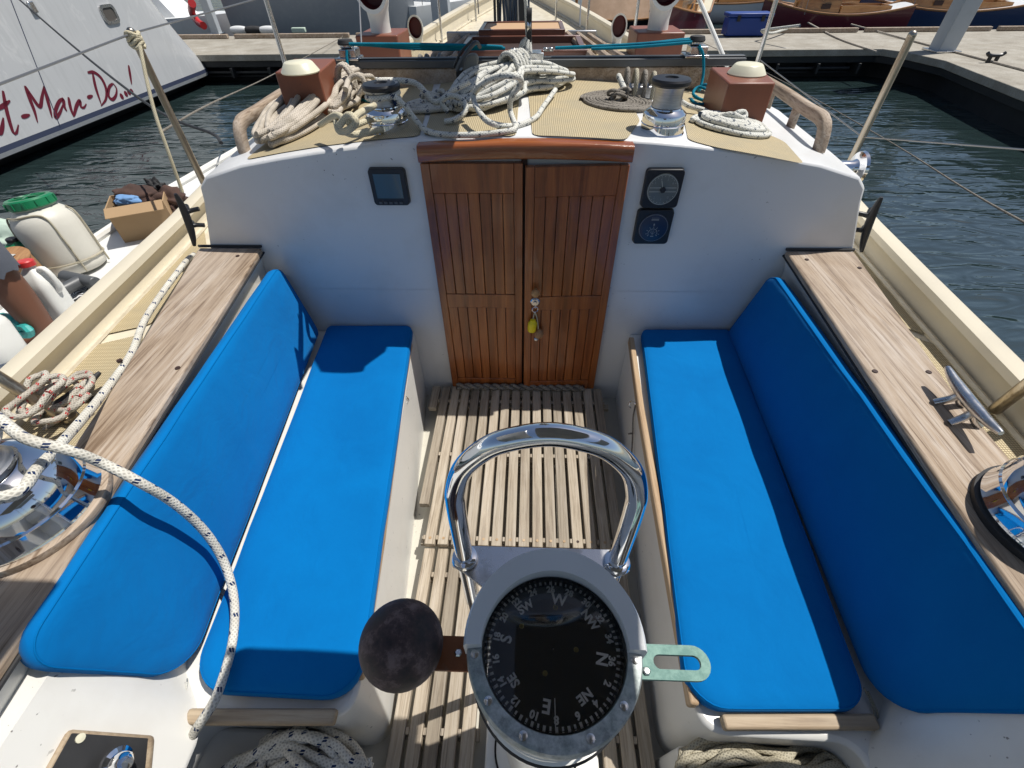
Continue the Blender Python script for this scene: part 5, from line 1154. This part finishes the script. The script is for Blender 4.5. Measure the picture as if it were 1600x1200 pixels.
# clutter along the far left dock edge
q=thing('fender_stack','dark and white rolled fenders on the dock edge at left','fender',AZ(400,50,-.1))
for i,(x,m) in enumerate(((372,'hullwh'),(395,'blackm'),(418,'hullwh'))): p=AZ(x,47,-.0); bm=B(); tube(bm,[p+V((-.22,0,0)),p+V((.22,.05,0))],.10,12,rf=lambda u:.5+.5*math.sin(PI*u)**.4); mk('fender_roll',bm,m,q)
bm=B(); tube(bm,[AZ(300,5,.6),AZ(300,20,.25),AZ(310,35,.05),AZ(318,40,-.0)],.10,12); mk('red_fender',bm,'red',None,'curved red fender beside the slim pale post','fender')
bm=B(); p=AZ(468,51,-.1); bxx(bm,p.x-.2,p.x+.2,p.y-.06,p.y+.06,p.z,p.z+.12); mk('green_crate',bm,'bagg',None,'small pale green block on the dock edge at left','crate',bev=.02)
# ================================================================== WORKBOAT WITH GEAR ALONGSIDE
wb=thing('workboat','narrow white work float alongside on the left, loaded with gear','work float',(-2.8,3,-.1))
bm=B(); out=[(-3.42,-.8),(-3.42,4.2),(-3.30,5.4),(-2.9,6.0),(-2.3,6.0),(-2.02,5.2),(-2.02,-.8)]; prism(bm,[(x,y,-.35) for x,y in out],(0,0,.39)); mk('hull',bm,'hullwh',wb,bev=.02)
bm=B(); tube(bm,[(x*.992,y,.065) for x,y in out],.032,8,smooth=False); mk('gunwale',bm,'gel2',wb)
ZF=.04
def onz(px,py,z=ZF): return AZ(px,py,z)
# big white drum with green lid, rope-slung
d0=onz(124,424); d0=V((d0.x-.02,d0.y+.04,ZF)); DS=.84; ax=V((-.10,.10,1)).normalized()
dr_=thing('plastic_drum','big white plastic drum with a green screw lid, slung in thin rope','drum',d0)
bm=B(); lathe(bm,[(.17,0),(.205,.02),(.215,.07),(.208,.09),(.215,.12),(.218,.36),(.212,.42),(.19,.47),(.15,.505),(.135,.515),(.135,.54)],d0,ax,48); mk('body',bm,'hdpe',dr_,smooth=50)
bm=B(); lathe(bm,[(.150,.525),(.158,.535),(.155,.585),(.145,.595),(.12,.597),(.115,.588),(.001,.588)],d0,ax,48); 
for k in range(12):
    a=k*PI/6; q_=V((0,0,1)).rotation_difference(ax); box(bm,d0+q_@V((.155*math.cos(a),.155*math.sin(a),.56)),(.018,.018,.045),q_.to_matrix()@Matrix.Rotation(a,3,'Z'))
for k in range(3): a=k*PI/3; q_=V((0,0,1)).rotation_difference(ax); box(bm,d0+q_@V((0,0,.594)),(.22,.014,.012),q_.to_matrix()@Matrix.Rotation(a,3,'Z'))
mk('lid',bm,'green',dr_)
q_=V((0,0,1)).rotation_difference(ax)
def dp(a,r,z): return d0+q_@V((r*math.cos(a),r*math.sin(a),z))
bm=B(); tube(bm,[dp(a*PI/8,.225,.10) for a in range(17)],.007,6); tube(bm,[dp(-2.4,.225,.02),dp(-2.4,.226,.3),dp(-2.3,.20,.47),dp(-1.6,.19,.485),dp(-.7,.20,.47),dp(-.6,.226,.3),dp(-.6,.225,.02)],.007,6); tube(bm,[dp(.5,.226,.02),dp(.5,.226,.4),dp(.45,.19,.49)],.007,6); mk('sling',bm,'rope_olive',dr_)
for _o in [c for c in bpy.data.objects if c.parent==dr_]: _o.data.transform(Matrix.Scale(DS,4))
# cardboard box with clothes
def cbox(c,sx,sy,h,rot,name,label,m='card'):
    o=thing(name,label,'box',c); r=Matrix.Rotation(rot,3,'Z'); t=.008
    def bb(n,x,y,z,a,b,cc,mm,tilt=None):
        bm=B(); box(bm,V(c)+r@V((x,y,z)),(a,b,cc),r@(tilt or Matrix.Identity(3))); mk(n,bm,mm,o,bev=.002)
    for s in (-1,1): bb('side',s*sx/2,0,h/2,t,sy-.002,h,m); bb('side',0,s*sy/2,h/2,sx+t,t,h,m)
    bb('floor',0,0,.012,sx-t,sy-t,.01,m)
    bb('flap',0,-sy/2-.05,h-.012,sx,.10,.006,m,Matrix.Rotation(R_(25),3,'X'))
    return o,r
cb0=onz(215,368,ZF); cb0=V((cb0.x+.08,cb0.y+.10,ZF)); cbox(cb0,.38,.30,.26,R_(28),'cardboard_box','open brown cardboard box full of cloths behind the white drum')
def lump(c,r,s,seed,name,label,m,cat='cloth',amp=.35,sub=3):
    bm=B(); bmesh.ops.create_icosphere(bm,subdivisions=sub+1,radius=r)
    for v in bm.verts:
        n=noise.noise(v.co*(1.6/r)+V((seed,0,0)))+.5*noise.noise(v.co*(4/r)+V((0,seed,0))); v.co=V((v.co.x*s[0],v.co.y*s[1],v.co.z*s[2]))*(1+amp*n)+V(c)
    return mk(name,bm,m,None,label,cat,smooth=80)
lump(cb0+V((-.05,.05,.25)),.14,(1.1,.8,.55),1,'brown_cloth','dark brown cloth heaped in the cardboard box','clothbr')
lump(cb0+V((-.02,-.06,.265)),.08,(1.2,.7,.55),2,'blue_rag','pale blue rag lying in the cardboard box','clothbl')
g0=onz(232,338,.14); lump(g0+V((.12,.12,.05)),.15,(1.2,.8,.7),3,'work_gloves','heap of black and tan work gloves ahead of the cardboard box','clothbr',cat='gloves',amp=.7)
lump(g0+V((.05,.17,.15)),.07,(1.0,.6,1),8,'work_gloves','black work glove on top of the heap','blackm',cat='gloves',amp=.8)
p=onz(272,302,.12); bm=B(); tube(bm,[p+V((.05*math.cos(a*PI/6),.05*math.sin(a*PI/6),0)) for a in range(13)],.016,8); mk('red_ring',bm,'red',None,'small red ring by the far end of the work float','ring')
# white jug with red cap
def jug(c,w,d,h,ax,name,label,m,cap,capr=.035,handle=True,cat='jug'):
    o=thing(name,label,cat,c); ax=V(ax).normalized(); q=V((0,0,1)).rotation_difference(ax); bm=B(); secs=[]
    for k,(s,z) in enumerate(((.92,0),(1,.04),(1,.30),(1,.62),(.94,.72),(.72,.84),(.42,.93),(.30,.97),(.30,1.0))):
        secs.append([V(c)+q@V((a*s,b*s,z*h)) for a,b in rrect(w,d,min(w,d)*.3)])
    sect(bm,secs); mk('body',bm,m,o,smooth=50)
    bm=B(); lathe(bm,[(capr,h*.985),(capr*1.05,h*.99),(capr*1.05,h*1.06),(capr*.9,h*1.075),(.001,h*1.075)],c,ax,24); mk('cap',bm,cap,o)
    if handle: bm=B(); tube(bm,[V(c)+q@V(p) for p in ((w*.30,0,h*.92),(w*.50,0,h*.93),(w*.62,0,h*.80),(w*.60,0,h*.62),(w*.48,0,h*.55))],.014,8); mk('handle',bm,m,o,smooth=80)
    return o
j0=AZ(104,500,.18); jug(j0,.15,.12,.33,AZ(44,416,.50)-AZ(104,500,.18),'white_jug','white plastic jug with a red cap leaning below the drum','white','red',.036)
j1=onz(70,440,.05)+V((-.1,.08,0)); jug(j1,.20,.16,.26,(.05,.0,1),'green_canister','dark green canister beside the white drum','green','black',.03,True,'canister')
l0=AZ(18,405,.30); bm=B(); lathe(bm,[(.10,0),(.105,.01),(.10,.02),(.001,.022)],l0,(.1,-.2,1),32); lathe(bm,[(.09,-.2),(.098,-.02),(.098,0)],l0,(.1,-.2,1),32); o=mk('paint_tin',bm,'cork',None,'round tin with a reddish brown lid at the left edge','tin'); bm=B(); box(bm,l0+V((.01,.0,.026)),(.05,.03,.003)); mk('paper_label',bm,'ink',o)
lump(AZ(15,372,.16),.17,(1.3,.8,.7),5,'plastic_bag','crumpled pale green plastic bag behind the drum','bagg',cat='bag',amp=.4)
lump(AZ(132,462,.12),.15,(1.3,.8,.5),6,'striped_cloth','black and white striped cloth under grey foam tubes','zebra',cat='cloth',amp=.5)
for a,b,lab in (((100,425),(150,440),'upper dark grey foam tube lying on the striped cloth'),((78,458),(128,436),'lower dark grey foam tube lying on the striped cloth')):
    bm=B(); tube(bm,[AZ(a[0],a[1]+6,.24),AZ(b[0],b[1]+2,.24)],.035,14,smooth=False); mk('foam_tube',bm,'dgrey',None,lab,'foam tube','dark foam tubes in the work float',smooth=60,bev=.006)
jug(AZ(8,560,.25),.17,.17,.26,(-.1,.25,1),'white_bottle','white container with a blue cap and black marks at the lower left','white','bluebox',.06,False,'container')
bm=B(); 
for a,b in (((-2,-2),(2,2)),((-2,1.5),(1.6,-2)),((1,-3),(5,-3.5)),((6,2),(9,-3)),((9,-3),(11,1))):
    c0=AZ(14+a[0]*1.2,541+a[1]*1.6,.42); c1=AZ(14+b[0]*1.2,541+b[1]*1.6,.42); tube(bm,[c0,c1],.0022,5,smooth=False)
bm.free()
for i,(x,y) in enumerate(((30,508),(42,515),(22,500))): 
    bm=B(); tube(bm,[AZ(x-18,y-6,.25),AZ(x,y-2,.30),AZ(x+4,y+7,.26),AZ(x-14,y+8,.24)],.02,8); mk('rubber_strap',bm,'tealp',None,('turquoise rubber strap nearest the person\'s bare leg','turquoise rubber strap closest to the cream bulwark','turquoise rubber strap beside the blue-capped container')[i],'strap','turquoise straps in the work float')
# ================================================================== PERSON at the left edge
hp=CAM+ray(-30,402)*2.15
body=[]; E_=[]; Rr=[]
def jv(p,r,par=None):
    body.append(V(p)); Rr.append(r)
    if par is not None: E_.append((par,len(body)-1))
    return len(body)-1
kx,ky=hp.x,hp.y
pel=jv((kx-.14,ky-.02,.98),.13); ch=jv((kx-.20,ky-.04,1.22),.14,pel); c1=jv((kx-.22,ky-.05,1.38),.11,ch); nk=jv((kx-.24,ky-.03,1.48),.05,c1); hd=jv((kx-.25,ky+.0,1.61),.095,nk)
hR=jv((kx-.04,ky-.01,.90),.10,pel); kR=jv((kx,ky,.55),.084,hR); cR=jv((kx+.012,ky-.01,.42),.078,kR); c2=jv((kx+.02,ky-.03,.28),.066,cR); aR=jv((kx+.02,ky-.04,.10),.045,c2); jv((kx+.05,ky+.12,.07),.035,aR)
hL=jv((kx-.24,ky-.02,.90),.10,pel); kL=jv((kx-.30,ky+.04,.52),.08,hL); aL=jv((kx-.30,ky-.03,.10),.045,kL); jv((kx-.28,ky+.13,.07),.035,aL)
s1=jv((kx-.06,ky-.06,1.36),.06,c1); e1=jv((kx-.02,ky-.16,1.10),.045,s1); h1=jv((kx-.10,ky-.34,.98),.032,e1)
for k in range(4): jv((kx-.14+.02*k,ky-.44+.01*abs(k-1),.95),.009,h1)
jv((kx-.06,ky-.40,.97),.010,h1)
s2=jv((kx-.38,ky-.04,1.34),.06,c1); e2=jv((kx-.44,ky-.12,1.08),.045,s2); h2=jv((kx-.38,ky-.32,.97),.032,e2)
for k in range(4): jv((kx-.42+.02*k,ky-.42+.01*abs(k-1),.94),.009,h2)
o0=V((kx-.3,ky,ZF)); me=bpy.data.meshes.new('person'); me.from_pydata([tuple(p-o0) for p in body],E_,[])
po=bpy.data.objects.new('person',me); COL.objects.link(po); po.location=o0; sk_=po.modifiers.new('skin','SKIN')
for i,sv in enumerate(me.skin_vertices[0].data): sv.radius=(Rr[i],Rr[i]); sv.use_root=(i==0)
su=po.modifiers.new('sub','SUBSURF'); su.levels=2; su.render_levels=2; me.materials.append(M['skin']); sk_.use_smooth_shade=True
tag(po,'person in grey clothes, one bare brown leg showing, cut off by the left edge','person')
def ringd(c,ax,r,n=22,sd=0,s=1):
    c=V(c); q=V((0,0,1)).rotation_difference(V(ax).normalized()); return [c+q@V((r*math.cos(2*PI*k/n)*(1+.05*math.sin(5*k+sd)),r*s*math.sin(2*PI*k/n),.012*math.sin(3*k+sd))) for k in range(n)]
bm=B(); Z=(0,0,1)
sect(bm,[ringd((kx+.004,ky,.56),Z,.098,sd=1),ringd((kx,ky,.60),Z,.102,sd=2),ringd((kx-.015,ky,.75),Z,.112,sd=3),ringd((kx-.05,ky,.93),Z,.13,sd=4)],cap=False); sect(bm,[ringd((kx-.30,ky+.03,.58),Z,.10),ringd((kx-.25,ky,.93),Z,.13)],cap=False); sect(bm,[ringd((kx-.14,ky-.01,.86),Z,.20,s=.75),ringd((kx-.15,ky-.02,1.04),Z,.19,s=.8)],cap=False); mk('shorts',bm,'shirt',po,smooth=70)
bm=B(); sect(bm,[ringd((kx-.15,ky-.02,1.0),Z,.195,s=.8),ringd((kx-.20,ky-.04,1.2),Z,.20,s=.8),ringd((kx-.22,ky-.05,1.38),Z,.17,s=.8),ringd((kx-.235,ky-.04,1.45),Z,.075)],cap=False); mk('shirt',bm,'shirt',po,smooth=70)
bm=B(); sphere(bm,(kx-.25,ky-.01,1.645),.10,20,12,(1,1,.85)); mk('hair',bm,'clothbr',po)
